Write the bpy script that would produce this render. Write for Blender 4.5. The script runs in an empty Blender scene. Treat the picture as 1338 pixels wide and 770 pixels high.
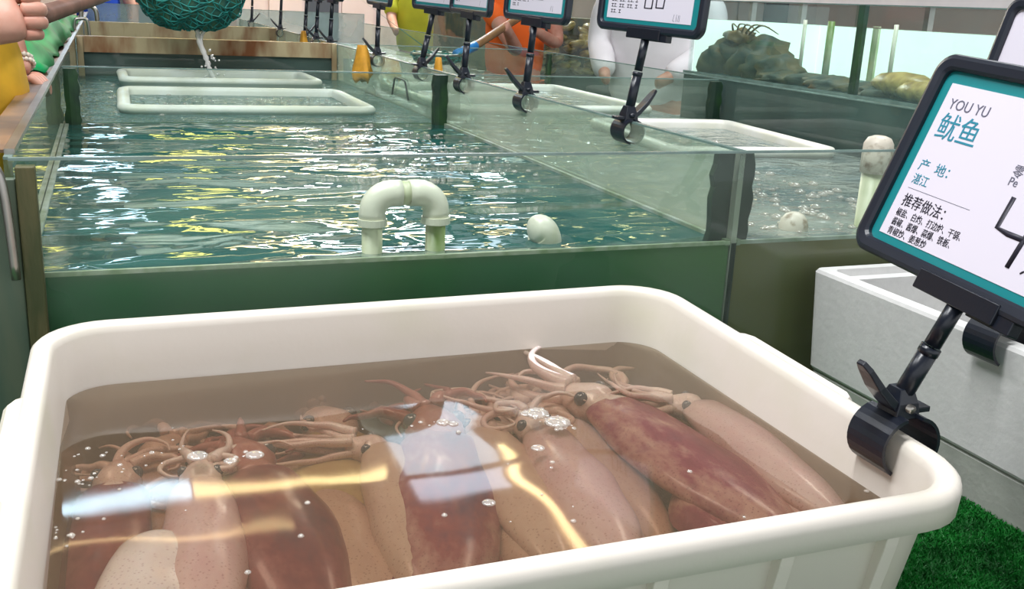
import bpy, bmesh, math, random
from math import sin, cos, pi, radians, atan2, sqrt
from mathutils import Vector, Matrix, Euler, Quaternion, noise
random.seed(7)
S = bpy.context.scene
COL = S.collection
CZ = 1.35

# ---------------------------------------------------------------- camera
cam = bpy.data.cameras.new('camera'); cam.sensor_width = 36; cam.lens = 35.356; cam.clip_start = .02; cam.clip_end = 200
camo = bpy.data.objects.new('camera', cam); COL.objects.link(camo); S.camera = camo
camo.matrix_world = Matrix(((0.931138, 0.059102, -0.359846, 0), (-0.361666, 0.276019, -0.890512, 0),
                            (0.046693, 0.959333, 0.278387, CZ), (0, 0, 0, 1)))
# ---------------------------------------------------------------- exposure and world
S.view_settings.view_transform = 'Standard'; S.view_settings.look = 'None'
S.view_settings.gamma = 1; S.view_settings.use_curve_mapping = False
S.view_settings.exposure = 0.38
S.cycles.use_denoising = True
S.cycles.max_bounces = 8; S.cycles.transparent_max_bounces = 24; S.cycles.glossy_bounces = 3; S.cycles.diffuse_bounces = 3
S.cycles.caustics_reflective = False; S.cycles.caustics_refractive = False
S.cycles.sample_clamp_indirect = 4
w = bpy.data.worlds.new('world'); S.world = w; w.use_nodes = True
w.node_tree.nodes['Background'].inputs[0].default_value = (.93, .97, 1, 1)
w.node_tree.nodes['Background'].inputs[1].default_value = .85

def area(name, loc, sx, sy, power, colr=(1, 1, 1), rot=(0, 0, 0)):
    l = bpy.data.lights.new(name, 'AREA'); l.shape = 'RECTANGLE'; l.size = sx; l.size_y = sy; l.energy = power; l.color = colr
    o = bpy.data.objects.new(name, l); COL.objects.link(o); o.location = loc; o.rotation_euler = rot
    return o
CEIL = CZ + 2.45
COOL = (.62, .80, 1); WARM = (1, .70, .34); YEL = (1, .84, .16)
area('overhead_area_light', (-.3, .9, CEIL - .12), 1.8, .5, 80, (.97, .985, 1))
area('overhead_area_light', (-1.2, 2.6, CEIL - .12), .6, 2.0, 45, (.96, .98, 1))
area('overhead_area_light', (2.6, 2.4, CEIL - .12), .6, 2.4, 60, (.95, .98, 1))
area('overhead_area_light', (2.9, 8.5, CEIL - .12), 1.6, .4, 130, (.95, .98, 1))  # added over the far aisle to brighten the background and people
area('overhead_area_light', (3.2, 14.0, CEIL - .12), 1.8, .5, 230, (1, .97, .93))  # added farther back to brighten the end of the hall

# ---------------------------------------------------------------- node materials
def mat(name, base=(.5, .5, .5), rough=.5, metal=0, spec=.5, var=0, vscale=20, var_col=None, bump=0, bscale=60, coat=0, emit=None, estr=0,
        sss=0, detail=4, stretch=None, ramp=(.35, .65), trans=0):
    m = bpy.data.materials.new(name); m.use_nodes = True
    nt = m.node_tree; N = nt.nodes; Lk = nt.links; b = N['Principled BSDF']
    b.inputs['Base Color'].default_value = (*base, 1); b.inputs['Roughness'].default_value = rough
    b.inputs['Metallic'].default_value = metal; b.inputs['Specular IOR Level'].default_value = spec
    b.inputs['Coat Weight'].default_value = coat; b.inputs['Coat Roughness'].default_value = .08
    if sss:
        b.inputs['Subsurface Weight'].default_value = sss; b.inputs['Subsurface Radius'].default_value = (1, .35, .25); b.inputs['Subsurface Scale'].default_value = .01
    if emit: b.inputs['Emission Color'].default_value = (*emit, 1); b.inputs['Emission Strength'].default_value = estr
    tc = N.new('ShaderNodeTexCoord'); mp = N.new('ShaderNodeMapping'); Lk.new(tc.outputs['Object'], mp.inputs[0])
    if stretch: mp.inputs['Scale'].default_value = stretch
    if var_col or var:
        nz = N.new('ShaderNodeTexNoise'); nz.inputs['Scale'].default_value = vscale; nz.inputs['Detail'].default_value = detail
        Lk.new(mp.outputs[0], nz.inputs['Vector'])
        cr = N.new('ShaderNodeValToRGB'); cr.color_ramp.elements[0].position = ramp[0]; cr.color_ramp.elements[1].position = ramp[1]
        c2 = var_col or tuple(min(1, c * (1 - var)) for c in base)
        cr.color_ramp.elements[0].color = (*base, 1); cr.color_ramp.elements[1].color = (*c2, 1)
        Lk.new(nz.outputs[0], cr.inputs[0]); Lk.new(cr.outputs[0], b.inputs['Base Color'])
    if bump:
        nb = N.new('ShaderNodeTexNoise'); nb.inputs['Scale'].default_value = bscale; nb.inputs['Detail'].default_value = 3
        Lk.new(mp.outputs[0], nb.inputs['Vector'])
        bp = N.new('ShaderNodeBump'); bp.inputs['Strength'].default_value = bump; bp.inputs['Distance'].default_value = .004
        Lk.new(nb.outputs[0], bp.inputs['Height']); Lk.new(bp.outputs[0], b.inputs['Normal'])
    return m

def sheet_mat(name, tint=(.9, .96, .93), film=(.4, .5, .4), film_amt=.1, rough=.02, ior=1.45, film_var=0, fscale=3, bump=None, film_rough=.6,
              stretch=None, film2=None, absorb=None, gloss=(1, 1, 1), refl=1.0, fdetail=4):
    """clear sheet: lets light straight through with a tint, mirrors by Fresnel, and carries a film (dirt, algae or suspended matter)"""
    m = bpy.data.materials.new(name); m.use_nodes = True
    nt = m.node_tree; N = nt.nodes; Lk = nt.links; N.remove(N['Principled BSDF']); out = N['Material Output']
    tr = N.new('ShaderNodeBsdfTransparent'); tr.inputs[0].default_value = (*tint, 1)
    df = N.new('ShaderNodeBsdfDiffuse'); df.inputs[0].default_value = (*film, 1)
    gl = N.new('ShaderNodeBsdfGlossy'); gl.inputs['Roughness'].default_value = rough; gl.inputs[0].default_value = (*gloss, 1)
    fr = N.new('ShaderNodeFresnel'); fr.inputs[0].default_value = ior
    mx = N.new('ShaderNodeMixShader'); mx2 = N.new('ShaderNodeMixShader')
    mx.inputs[0].default_value = film_amt
    Lk.new(tr.outputs[0], mx.inputs[1]); Lk.new(df.outputs[0], mx.inputs[2])
    tc = N.new('ShaderNodeTexCoord'); mp = N.new('ShaderNodeMapping'); Lk.new(tc.outputs['Object'], mp.inputs[0])
    if stretch: mp.inputs['Scale'].default_value = stretch
    if film_var or film2:
        nz = N.new('ShaderNodeTexNoise'); nz.inputs['Scale'].default_value = fscale; nz.inputs['Detail'].default_value = fdetail
        Lk.new(mp.outputs[0], nz.inputs['Vector'])
        if film_var:
            mr = N.new('ShaderNodeMapRange'); mr.inputs['From Min'].default_value = .35; mr.inputs['From Max'].default_value = .65
            mr.inputs['To Min'].default_value = max(0, film_amt - film_var); mr.inputs['To Max'].default_value = min(1, film_amt + film_var)
            Lk.new(nz.outputs[0], mr.inputs['Value']); Lk.new(mr.outputs[0], mx.inputs[0])
        if film2:
            cr = N.new('ShaderNodeValToRGB'); cr.color_ramp.elements[0].position = .38; cr.color_ramp.elements[1].position = .62
            cr.color_ramp.elements[0].color = (*film, 1); cr.color_ramp.elements[1].color = (*film2, 1)
            Lk.new(nz.outputs[0], cr.inputs[0]); Lk.new(cr.outputs[0], df.inputs[0])
    # a thin sheet mirrors once, on the side that faces the light path: no total reflection on the way out
    ge = N.new('ShaderNodeNewGeometry'); m1 = N.new('ShaderNodeMath'); m1.operation = 'SUBTRACT'; m1.inputs[0].default_value = 1; Lk.new(ge.outputs['Backfacing'], m1.inputs[1])
    mm = N.new('ShaderNodeMath'); mm.operation = 'MULTIPLY'; Lk.new(fr.outputs[0], mm.inputs[0]); Lk.new(m1.outputs[0], mm.inputs[1])
    m3 = N.new('ShaderNodeMath'); m3.operation = 'MULTIPLY'; m3.inputs[1].default_value = refl; Lk.new(mm.outputs[0], m3.inputs[0]); Lk.new(m3.outputs[0], mx2.inputs[0])
    Lk.new(mx.outputs[0], mx2.inputs[1]); Lk.new(gl.outputs[0], mx2.inputs[2])
    Lk.new(mx2.outputs[0], out.inputs[0])
    if bump:
        prev = None
        for (sc, dist, st, det) in bump:
            m2 = N.new('ShaderNodeMapping'); m2.inputs['Scale'].default_value = st; Lk.new(tc.outputs['Object'], m2.inputs[0])
            nb = N.new('ShaderNodeTexNoise'); nb.inputs['Scale'].default_value = sc; nb.inputs['Detail'].default_value = det
            nb.inputs['Distortion'].default_value = .6
            Lk.new(m2.outputs[0], nb.inputs['Vector'])
            bp = N.new('ShaderNodeBump'); bp.inputs['Strength'].default_value = 1; bp.inputs['Distance'].default_value = dist
            Lk.new(nb.outputs[0], bp.inputs['Height'])
            if prev: Lk.new(prev.outputs[0], bp.inputs['Normal'])
            prev = bp
        Lk.new(prev.outputs[0], gl.inputs['Normal']); Lk.new(prev.outputs[0], fr.inputs['Normal'])
    if absorb:
        va = N.new('ShaderNodeVolumeAbsorption'); va.inputs[0].default_value = (*absorb[0], 1); va.inputs[1].default_value = absorb[1]
        Lk.new(va.outputs[0], out.inputs['Volume'])
    return m

M = {}
M['tub'] = mat('tub_plastic', (.79, .725, .65), .38, spec=.4, var_col=(.70, .67, .52), vscale=5, bump=.05, bscale=90, sss=.0, ramp=(.45, .75))
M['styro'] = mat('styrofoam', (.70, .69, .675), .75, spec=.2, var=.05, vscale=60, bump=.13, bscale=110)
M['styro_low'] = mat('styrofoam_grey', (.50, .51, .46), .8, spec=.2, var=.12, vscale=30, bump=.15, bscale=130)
M['black'] = mat('black_plastic', (.010, .013, .022), .30, spec=.5, bump=.04, bscale=200)
M['black_frame'] = mat('black_frame_plastic', (.016, .020, .032), .34, spec=.5, bump=.05, bscale=40)
M['teal'] = mat('teal_card', (.010, .235, .255), .35, coat=.25)
M['paper'] = mat('white_paper', (.77, .72, .82), .45, coat=.15)
M['ink_teal'] = mat('teal_ink', (.02, .24, .34), .5)
M['ink_black'] = mat('black_ink', (.012, .010, .025), .5)
M['ink_grey'] = mat('grey_ink', (.13, .13, .18), .5)
M['turf'] = mat('turf_green', (.004, .085, .010), .6, var_col=(.008, .14, .02), vscale=25)
M['turf_blade'] = mat('turf_blade', (.008, .20, .022), .45, var_col=(.003, .08, .010), vscale=18)
M['steel'] = mat('stainless_steel', (.50, .47, .43), .28, metal=.9, var=.25, vscale=12)
M['rust_steel'] = mat('rusty_steel', (.50, .41, .24), .45, metal=.25, var_col=(.20, .065, .015), vscale=5, stretch=(1.6, 3, .5), ramp=(.46, .66), bump=.1)
M['rail'] = mat('stained_rail', (.30, .17, .09), .4, metal=.3, var_col=(.13, .09, .07), vscale=9, ramp=(.4, .6))
M['pvc'] = mat('pvc_cream', (.74, .73, .60), .35, var_col=(.40, .46, .20), vscale=9, ramp=(.55, .80), bump=.05)
M['pvc_green'] = mat('pvc_algae', (.62, .64, .44), .4, var_col=(.16, .26, .05), vscale=14, ramp=(.42, .62), stretch=(1, 1, .35))
M['pvc_spot'] = mat('pvc_speckled', (.66, .60, .50), .45, var_col=(.24, .17, .10), vscale=55, ramp=(.5, .7))
M['algae'] = mat('dark_algae', (.006, .026, .014), .55, var_col=(.030, .10, .02), vscale=14, bump=.12, bscale=40, stretch=(1, 1, .4), ramp=(.5, .75))
M['navy'] = mat('navy_panel', (.010, .035, .045), .5, var_col=(.03, .075, .08), vscale=6)
M['basket'] = mat('white_tray_plastic', (.92, .90, .85), .4, var_col=(.80, .78, .66), vscale=8)
M['net'] = mat('teal_netting', (.006, .16, .14), .6, var_col=(.02, .30, .26), vscale=30)
M['net_dark'] = mat('teal_net_cloth', (.005, .10, .095), .7, var_col=(.10, .22, .13), vscale=20)
M['wood'] = mat('wood_pole', (.42, .23, .10), .5, var=.35, vscale=12, stretch=(1, .2, 1))
M['wood_dark'] = mat('dark_wood_pole', (.24, .12, .085), .5, var=.35, vscale=12)
M['blue'] = mat('blue_plastic', (.03, .28, .72), .4)
M['skin'] = mat('skin', (.64, .35, .26), .5, var_col=(.56, .25, .18), vscale=18, bump=.15, bscale=70, sss=.15)
M['yellow_cloth'] = mat('yellow_cloth', (.76, .42, .02), .8, var=.15, vscale=20, bump=.3, bscale=14)
M['lime_cloth'] = mat('lime_yellow_cloth', (.66, .66, .04), .8, var=.12, vscale=8, bump=.3, bscale=10)
M['orange_cloth'] = mat('orange_cloth', (.95, .16, .015), .8, var=.12, vscale=8, bump=.3, bscale=10)
M['white_cloth'] = mat('white_cloth', (.78, .74, .76), .8, var=.08, vscale=9, bump=.5, bscale=9)
M['navy_cloth'] = mat('navy_cloth', (.010, .018, .05), .8, bump=.3, bscale=12)
M['red_cloth'] = mat('red_cloth', (.42, .012, .018), .8, bump=.3, bscale=12)
M['blue_cloth'] = mat('blue_cloth', (.01, .07, .55), .8)
M['grey_cloth'] = mat('grey_cloth', (.10, .10, .11), .8)
M['hair'] = mat('black_hair', (.012, .010, .010), .5)
M['green_sheet'] = mat('green_plastic_sheet', (.002, .34, .10), .6, spec=.2, var_col=(.001, .17, .045), vscale=7, bump=.2, bscale=18)
M['gold_rag'] = mat('golden_yellow_cloth', (.80, .38, .03), .7, var=.3, vscale=25)
M['pearl'] = mat('bracelet_bead', (.80, .70, .60), .25, coat=.4)
M['floor'] = mat('wet_concrete', (.16, .17, .16), .3, var=.3, vscale=3)
M['ceiling'] = mat('dark_ceiling', (.10, .12, .12), .9)
M['pinkwall'] = mat('pink_wall_panel', (.66, .54, .52), .6, var=.06, vscale=2)
M['darkgap'] = mat('dark_joint', (.05, .06, .08), .6)
M['shell'] = mat('brown_shell', (.26, .16, .05), .4, var_col=(.07, .06, .03), vscale=20, bump=.5, bscale=40)
M['shell_tan'] = mat('tan_shell', (.56, .40, .14), .35, var_col=(.26, .17, .06), vscale=14, stretch=(.6, 3, 3), bump=.4, bscale=30)
M['rock'] = mat('dark_rock', (.030, .055, .045), .6, var_col=(.13, .10, .04), vscale=12, bump=.6, bscale=30)
M['glass_edge'] = mat('polished_glass_edge', (.20, .30, .27), .2, spec=.8, var=.25, vscale=25)
M['silicone'] = mat('clear_silicone_seam', (.42, .47, .42), .4, var_col=(.20, .26, .16), vscale=20)
M['lamp_cool'] = mat('cool_tube', (1, 1, 1), emit=COOL, estr=15)
M['lamp_warm'] = mat('warm_tube', (1, 1, 1), emit=WARM, estr=15)
M['lamp_yellow'] = mat('yellow_lamp', (1, 1, 1), emit=YEL, estr=7)
M['lamp_panel'] = mat('light_panel', (1, 1, 1), emit=(.72, .82, 1), estr=5)
M['glowing'] = mat('glowing_aqua_panel', (.5, .8, .75), .5, emit=(.93, 1, .93), estr=.75, var=.05)  # emission stands in for lamp light on the display tank panels
M['glass'] = sheet_mat('tank_glass', (.90, .96, .93), (.42, .50, .42), .07, film_var=.05, fscale=2.2)
M['glass_front'] = sheet_mat('front_glass', (.93, .97, .95), (.42, .50, .44), .035, film_var=.03, fscale=5)
M['glass_side'] = sheet_mat('algae_side_glass', (.78, .90, .82), (.30, .38, .26), .33, film_var=.12, fscale=3, film2=(.44, .48, .34))
M['glass_hazy'] = sheet_mat('hazy_divider_glass', (.84, .93, .87), (.50, .57, .46), .42, film_var=.14, fscale=2.5, film2=(.66, .68, .56), stretch=(1, .6, 1.5))
M['glass_clear'] = sheet_mat('clear_display_glass', (.95, .99, .98), (.6, .75, .75), .04, film_var=.03, fscale=3)
M['glass_pale'] = sheet_mat('pale_far_glass', (.86, .93, .93), (.50, .60, .60), .40, film_var=.15, fscale=2)
W_BUMP = [(3.0, .055, (.60, 1.5, 1), 1.0), (13, .006, (.8, 1.3, 1), 1.5)]
M['water_top'] = sheet_mat('tank_water_surface', (.25, .50, .42), (.012, .105, .098), .80, rough=.03, ior=1.33, bump=W_BUMP, refl=1.0, film2=(.045, .14, .12), fscale=2.5)
M['water_rough'] = sheet_mat('stirred_water_surface', (.35, .55, .48), (.05, .15, .14), .80, rough=.05, ior=1.33,
                             bump=[(16, .030, (.7, 1.2, 1), 3), (55, .010, (1, 1, 1), 2)], film2=(.11, .20, .19), fscale=6)
M['water_right'] = sheet_mat('pale_water_surface', (.5, .6, .55), (.38, .42, .37), .75, rough=.04, ior=1.33,
                             bump=[(12, .018, (.8, 1.2, 1), 3)], film2=(.20, .27, .27), fscale=5)
M['water_side'] = sheet_mat('tank_water_seen_through_glass', (.28, .55, .36), (.12, .24, .085), .80, rough=.3, ior=1.1, film2=(.085, .22, .11), fscale=1.2)
M['water_side_r'] = sheet_mat('olive_water_seen_through_glass', (.5, .55, .36), (.22, .21, .08), .72, rough=.3, ior=1.1, film2=(.28, .25, .12), fscale=1.6)
M['water_tub'] = sheet_mat('squid_tub_water', (.93, .88, .80), (.165, .125, .085), .36, rough=.04, ior=1.33, bump=[(5, .0016, (1, 1, 1), 1)],
                           absorb=((.66, .45, .30), 11), film_rough=1)
M['bubble'] = sheet_mat('bubble_film', (.97, .95, .92), (.85, .80, .74), .28, rough=.05, ior=1.7)
M['splash'] = sheet_mat('falling_water', (.95, .95, .93), (.9, .88, .86), .55, rough=.08, ior=1.4)
M['eye'] = mat('squid_eye', (.10, .12, .16), .15, coat=1)

def squid_mat(name, c1, c2, c3=None, scale=9, ramp=(.4, .6), spot=60, belly=None):
    m = bpy.data.materials.new(name); m.use_nodes = True
    nt = m.node_tree; N = nt.nodes; Lk = nt.links; b = N['Principled BSDF']
    b.inputs['Roughness'].default_value = .28; b.inputs['Coat Weight'].default_value = .35; b.inputs['Coat Roughness'].default_value = .12
    b.inputs['Subsurface Weight'].default_value = .12; b.inputs['Subsurface Scale'].default_value = .01
    tc = N.new('ShaderNodeTexCoord'); nz = N.new('ShaderNodeTexNoise'); nz.inputs['Scale'].default_value = scale; nz.inputs['Detail'].default_value = 5
    nz.inputs['Roughness'].default_value = .65
    mp = N.new('ShaderNodeMapping'); mp.inputs['Scale'].default_value = (1, .45, 1); Lk.new(tc.outputs['Object'], mp.inputs[0]); Lk.new(mp.outputs[0], nz.inputs['Vector'])
    cr = N.new('ShaderNodeValToRGB'); e = cr.color_ramp.elements; e[0].position = ramp[0]; e[1].position = ramp[1]
    e[0].color = (*c1, 1); e[1].color = (*c2, 1)
    if c3: k = e.new(min(.98, ramp[1] + .12)); k.color = (*c3, 1)
    Lk.new(nz.outputs[0], cr.inputs[0])
    vz = N.new('ShaderNodeTexVoronoi'); vz.inputs['Scale'].default_value = spot * 4; Lk.new(tc.outputs['Object'], vz.inputs['Vector'])
    mr = N.new('ShaderNodeMapRange'); mr.inputs['From Min'].default_value = .12; mr.inputs['From Max'].default_value = .30; mr.inputs['To Min'].default_value = .45; mr.inputs['To Max'].default_value = 0
    Lk.new(vz.outputs['Distance'], mr.inputs['Value'])
    mx = N.new('ShaderNodeMixRGB'); mx.inputs[2].default_value = (c2[0] * .45, c2[1] * .3, c2[2] * .35, 1)
    Lk.new(mr.outputs[0], mx.inputs[0]); Lk.new(cr.outputs[0], mx.inputs[1]); Lk.new(mx.outputs[0], b.inputs['Base Color'])
    nb = N.new('ShaderNodeTexNoise'); nb.inputs['Scale'].default_value = 28; nb.inputs['Detail'].default_value = 5; Lk.new(mp.outputs[0], nb.inputs['Vector'])
    bp = N.new('ShaderNodeBump'); bp.inputs['Strength'].default_value = .35; bp.inputs['Distance'].default_value = .004
    Lk.new(nb.outputs[0], bp.inputs['Height']); Lk.new(bp.outputs[0], b.inputs['Normal'])
    return m
M['sq_pale'] = squid_mat('squid_skin_pale_pink', (.80, .60, .58), (.68, .40, .43), (.42, .15, .20), 8, (.40, .62))
M['sq_white'] = squid_mat('squid_skin_white', (.92, .86, .88), (.86, .74, .76), None, 6)
M['sq_tan'] = squid_mat('squid_skin_tan', (.76, .58, .47), (.60, .38, .32), (.42, .20, .19), 8, (.40, .68))
M['sq_red'] = squid_mat('squid_skin_dark_red', (.46, .13, .13), (.24, .035, .055), (.12, .02, .06), 12, (.36, .56))
M['sq_mottled'] = squid_mat('squid_skin_mottled', (.58, .34, .30), (.34, .07, .09), (.10, .02, .10), 9, (.40, .52))
M['sq_redpink'] = squid_mat('squid_skin_red_back', (.70, .42, .38), (.38, .09, .15), (.22, .035, .09), 9, (.44, .54))
M['sq_olive'] = squid_mat('squid_skin_yellowish', (.66, .55, .25), (.56, .42, .20), None, 5)
M['sq_arm'] = squid_mat('squid_arm_skin', (.95, .80, .76), (.80, .54, .52), None, 14, (.4, .7), 90)
M['sq_arm_red'] = squid_mat('squid_arm_skin_red', (.52, .22, .19), (.33, .09, .10), None, 14, (.4, .7), 90)

# ---------------------------------------------------------------- mesh helpers
def obj(name, bm, m, parent=None, smooth=False, loc=None, bevel=0, sub=0):
    me = bpy.data.meshes.new(name)
    if isinstance(bm, bmesh.types.BMesh):
        bmesh.ops.recalc_face_normals(bm, faces=bm.faces)
        bm.to_mesh(me); bm.free()
    else:
        me.from_pydata(*bm); me.update()
    if m: me.materials.append(M[m] if isinstance(m, str) else m)
    if smooth: me.shade_smooth()
    o = bpy.data.objects.new(name, me); COL.objects.link(o)
    if parent: o.parent = parent
    if loc: o.location = loc
    if bevel:
        b = o.modifiers.new('bevel', 'BEVEL'); b.width = bevel; b.segments = 3; b.limit_method = 'ANGLE'; b.angle_limit = radians(40)
    if sub:
        s = o.modifiers.new('sub', 'SUBSURF'); s.levels = s.render_levels = sub
    return o
def tag(o, label, cat, group=None, kind=None):
    o['label'] = label; o['category'] = cat
    if group: o['group'] = group
    if kind: o['kind'] = kind
    return o
def empty(name, loc=(0, 0, 0), rot=(0, 0, 0), mtx=None):
    o = bpy.data.objects.new(name, None); COL.objects.link(o); o.empty_display_size = .05
    if mtx is not None: o.matrix_world = mtx
    else: o.location = loc; o.rotation_euler = rot
    return o
def bx(bm, x0, x1, y0, y1, z0, z1, mtx=None):
    vs = [bm.verts.new((x, y, z)) for z in (z0, z1) for y in (y0, y1) for x in (x0, x1)]
    for f in ((0, 2, 3, 1), (4, 5, 7, 6), (0, 1, 5, 4), (2, 6, 7, 3), (0, 4, 6, 2), (1, 3, 7, 5)):
        bm.faces.new([vs[i] for i in f])
    if mtx is not None: bmesh.ops.transform(bm, matrix=mtx, verts=vs)
    return vs
def box(name, dims, m, parent=None, bevel=0, mtx=None):
    bm = bmesh.new(); bx(bm, *dims, mtx=mtx); return obj(name, bm, m, parent, bevel=bevel)
def cr_spline(pts, n=6):
    P = [Vector(p) for p in pts]
    if len(P) < 3: return P
    out = []
    for i in range(len(P) - 1):
        p0 = P[max(0, i - 1)]; p1 = P[i]; p2 = P[i + 1]; p3 = P[min(len(P) - 1, i + 2)]
        for k in range(n):
            t = k / n
            out.append(.5 * ((2 * p1) + (p2 - p0) * t + (2 * p0 - 5 * p1 + 4 * p2 - p3) * t * t + (3 * p1 - p0 - 3 * p2 + p3) * t ** 3))
    out.append(P[-1]); return out
def tube(bm, path, radii, seg=10, cap=True, flat=1.0):
    """sweep a circle along path with a radius per point (radii may be one number)"""
    n = len(path); path = [Vector(p) for p in path]
    if not hasattr(radii, '__len__'): radii = [radii] * n
    t0 = (path[1] - path[0]).normalized(); up = Vector((0, 0, 1)) if abs(t0.z) < .9 else Vector((1, 0, 0))
    nrm = t0.cross(up).normalized(); rings = []
    for i in range(n):
        t = (path[min(n - 1, i + 1)] - path[max(0, i - 1)]).normalized()
        nrm = (nrm - t * nrm.dot(t)).normalized(); bn = t.cross(nrm)
        rings.append([bm.verts.new(path[i] + (nrm * cos(2 * pi * k / seg) + bn * sin(2 * pi * k / seg) * flat) * radii[i]) for k in range(seg)])
    for i in range(n - 1):
        for k in range(seg): bm.faces.new((rings[i][k], rings[i][(k + 1) % seg], rings[i + 1][(k + 1) % seg], rings[i + 1][k]))
    if cap: bm.faces.new(rings[0][::-1]); bm.faces.new(rings[-1])
    return rings
def tube_obj(name, path, radii, m, parent=None, seg=12, n=6, spline=True, flat=1.0):
    bm = bmesh.new(); p = cr_spline(path, n) if spline else [Vector(q) for q in path]
    if hasattr(radii, '__len__') and len(radii) != len(p):
        rr = []
        for i in range(len(p)):
            t = i / (len(p) - 1) * (len(radii) - 1); k = min(int(t), len(radii) - 2); rr.append(radii[k] * (1 - t + k) + radii[k + 1] * (t - k))
        radii = rr
    tube(bm, p, radii, seg, flat=flat); return obj(name, bm, m, parent, smooth=True)
def rrect(w, d, r, n=6):
    pts = []
    for cx, cy, a0 in ((w / 2 - r, d / 2 - r, 0), (-w / 2 + r, d / 2 - r, 90), (-w / 2 + r, -d / 2 + r, 180), (w / 2 - r, -d / 2 + r, 270)):
        for k in range(n + 1):
            a = radians(a0 + 90 * k / n); pts.append((cx + r * cos(a), cy + r * sin(a)))
    return pts
def loft(bm, loops, cap0=True, cap1=True, ring=False):
    R = [[bm.verts.new(p) for p in lp] for lp in loops]; n = len(R[0])
    for i in range(len(R) - 1 + (1 if ring else 0)):
        a, b = R[i], R[(i + 1) % len(R)]
        for k in range(n): bm.faces.new((a[k], a[(k + 1) % n], b[(k + 1) % n], b[k]))
    if not ring:
        if cap0: bm.faces.new(R[0][::-1])
        if cap1: bm.faces.new(R[-1])
    return R
def setrot(M3):
    return Matrix([list(r) for r in M3]).to_4x4()

# ================================================================ STRUCTURE
o = box('floor', (-14, 14, -4, 40, -.1, 0), 'floor'); o['kind'] = 'structure'
o = box('ceiling', (-14, 14, -2.5, 40, CEIL, CEIL + .1), 'ceiling'); o['kind'] = 'structure'
bm = bmesh.new(); bx(bm, -14, 14, 18, 18.2, 0, CEIL); ow = obj('wall_back', bm, 'pinkwall'); ow['kind'] = 'structure'
for i in range(26):
    x = -3 + i * .62
    box('panel', (x, x + .56, 17.94, 17.999, .05, 2.3), 'pinkwall' if i % 5 else 'darkgap', ow)
bm = bmesh.new(); bx(bm, 13.8, 14, -2.5, 40, 0, CEIL); o = obj('wall_right', bm, 'pinkwall'); o['kind'] = 'structure'
bm = bmesh.new(); bx(bm, -14, -13.8, -2.5, 40, 0, CEIL); o = obj('wall_left', bm, 'pinkwall'); o['kind'] = 'structure'

# ceiling lamps (mirrored by the water)
def lamp(x0, x1, y, m, wd=.10, label='', grp=None):
    t = empty('ceiling_lamp', ((x0 + x1) / 2, y, CEIL)); h = (x1 - x0) / 2
    box('housing', (-h, h, -wd * .7, wd * .7, -.06, 0), 'steel', t)
    box('tube', (-h, h, -wd / 2, wd / 2, -.061 - wd * .5, -.061), m, t)
    tag(t, label, 'lamp', grp)
lamp(-1.6, .34, 6.45, 'lamp_cool', .075, 'cool white tube lamp on the ceiling above the far crossbeam')
lamp(.36, 1.7, 6.45, 'lamp_warm', .065, 'warm golden tube lamp on the ceiling above the far crossbeam')
lamp(-.6, .95, 5.95, 'lamp_warm', .012, 'thin warm strip lamp on the ceiling above the near crossbeam')
t = empty('light_panel', (2.18, 6.75, CEIL)); box('frame', (-.39, .39, -.68, .68, -.05, 0), 'steel', t); box('diffuser', (-.35, .35, -.64, .64, -.07, -.051), 'lamp_panel', t)
tag(t, 'white square light panel on the ceiling above the aisle', 'lamp')
def long_lamp(x, y, ln, wd, m, lab, grp):
    t = empty('ceiling_lamp', (x, y, CEIL)); box('housing', (-wd / 2 - .03, wd / 2 + .03, -ln / 2 - .03, ln / 2 + .03, -.06, 0), 'steel', t)
    box('diffuser', (-wd / 2, wd / 2, -ln / 2, ln / 2, -.09, -.061), m, t); tag(t, lab, 'lamp', grp)
long_lamp(2.62, 5.75, 1.6, .05, 'lamp_warm', 'slim warm strip lamp beside the square light panel', None)
for y in (9.4, 11.8, 14.2, 16.6):
    for x, m, wd, cl in ((-1.6, 'lamp_warm', .25, 'warm'), (-.2, 'lamp_cool', .3, 'cool white'), (.9, 'lamp_yellow', .5, 'yellow'), (2.2, 'lamp_warm', .4, 'warm'), (3.6, 'lamp_cool', .3, 'cool white'), (5.2, 'lamp_warm', .3, 'warm')):
        side = {-1.6: 'leftmost', -.2: 'second', .9: 'third', 2.2: 'fourth', 3.6: 'fifth', 5.2: 'rightmost'}[x]; rw = {9.4: 'nearest', 11.8: 'second', 14.2: 'third', 16.6: 'farthest'}[y]
        long_lamp(x, y, 1.1, wd, m, side + ' lamp, ' + cl + ', in the ' + rw + ' row of the hall ceiling', 'lamps along the hall ceiling')

# ================================================================ FISH TANK
GT = 1.139; TW = .991; X0 = -.12; X1 = .93; X2 = 1.885; Y0 = 1.35; TB = .42
YP = 2.92; YEND = 8.0
tank = empty('fish_tank', ((X0 + X2) / 2, (Y0 + YEND) / 2, TB)); inv = Matrix.Translation((-(X0 + X2) / 2, -(Y0 + YEND) / 2, -TB))
tag(tank, 'long glass fish tank with hazy divider panes and stained steel rail behind the white tub', 'fish tank')
def tbox(name, dims, m, bevel=0): return box(name, dims, m, tank, bevel=bevel, mtx=inv)
def pane(name, x0, x1, y0, y1, z0, z1, m, edge='glass_edge'):
    o = tbox(name, (x0, x1, y0, y1, z0, z1), m)
    e = box('edge', (x0, x1, y0, y1, z1, z1 + .0035), edge, o, mtx=inv); return o
pane('glass_pane', X0, X2 + .5, Y0 - .008, Y0, TB, GT, 'glass_front')
pane('glass_pane', X1 - .005, X1 + .005, Y0 + .001, YEND, TB, GT, 'glass_hazy')
pane('glass_pane', X2 - .005, X2 + .005, Y0 + .001, YEND, TB, GT, 'glass')
pane('glass_pane', X0 - .006, X0 + .004, Y0 + .001, YEND, TB, GT, 'glass_side')
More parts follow.
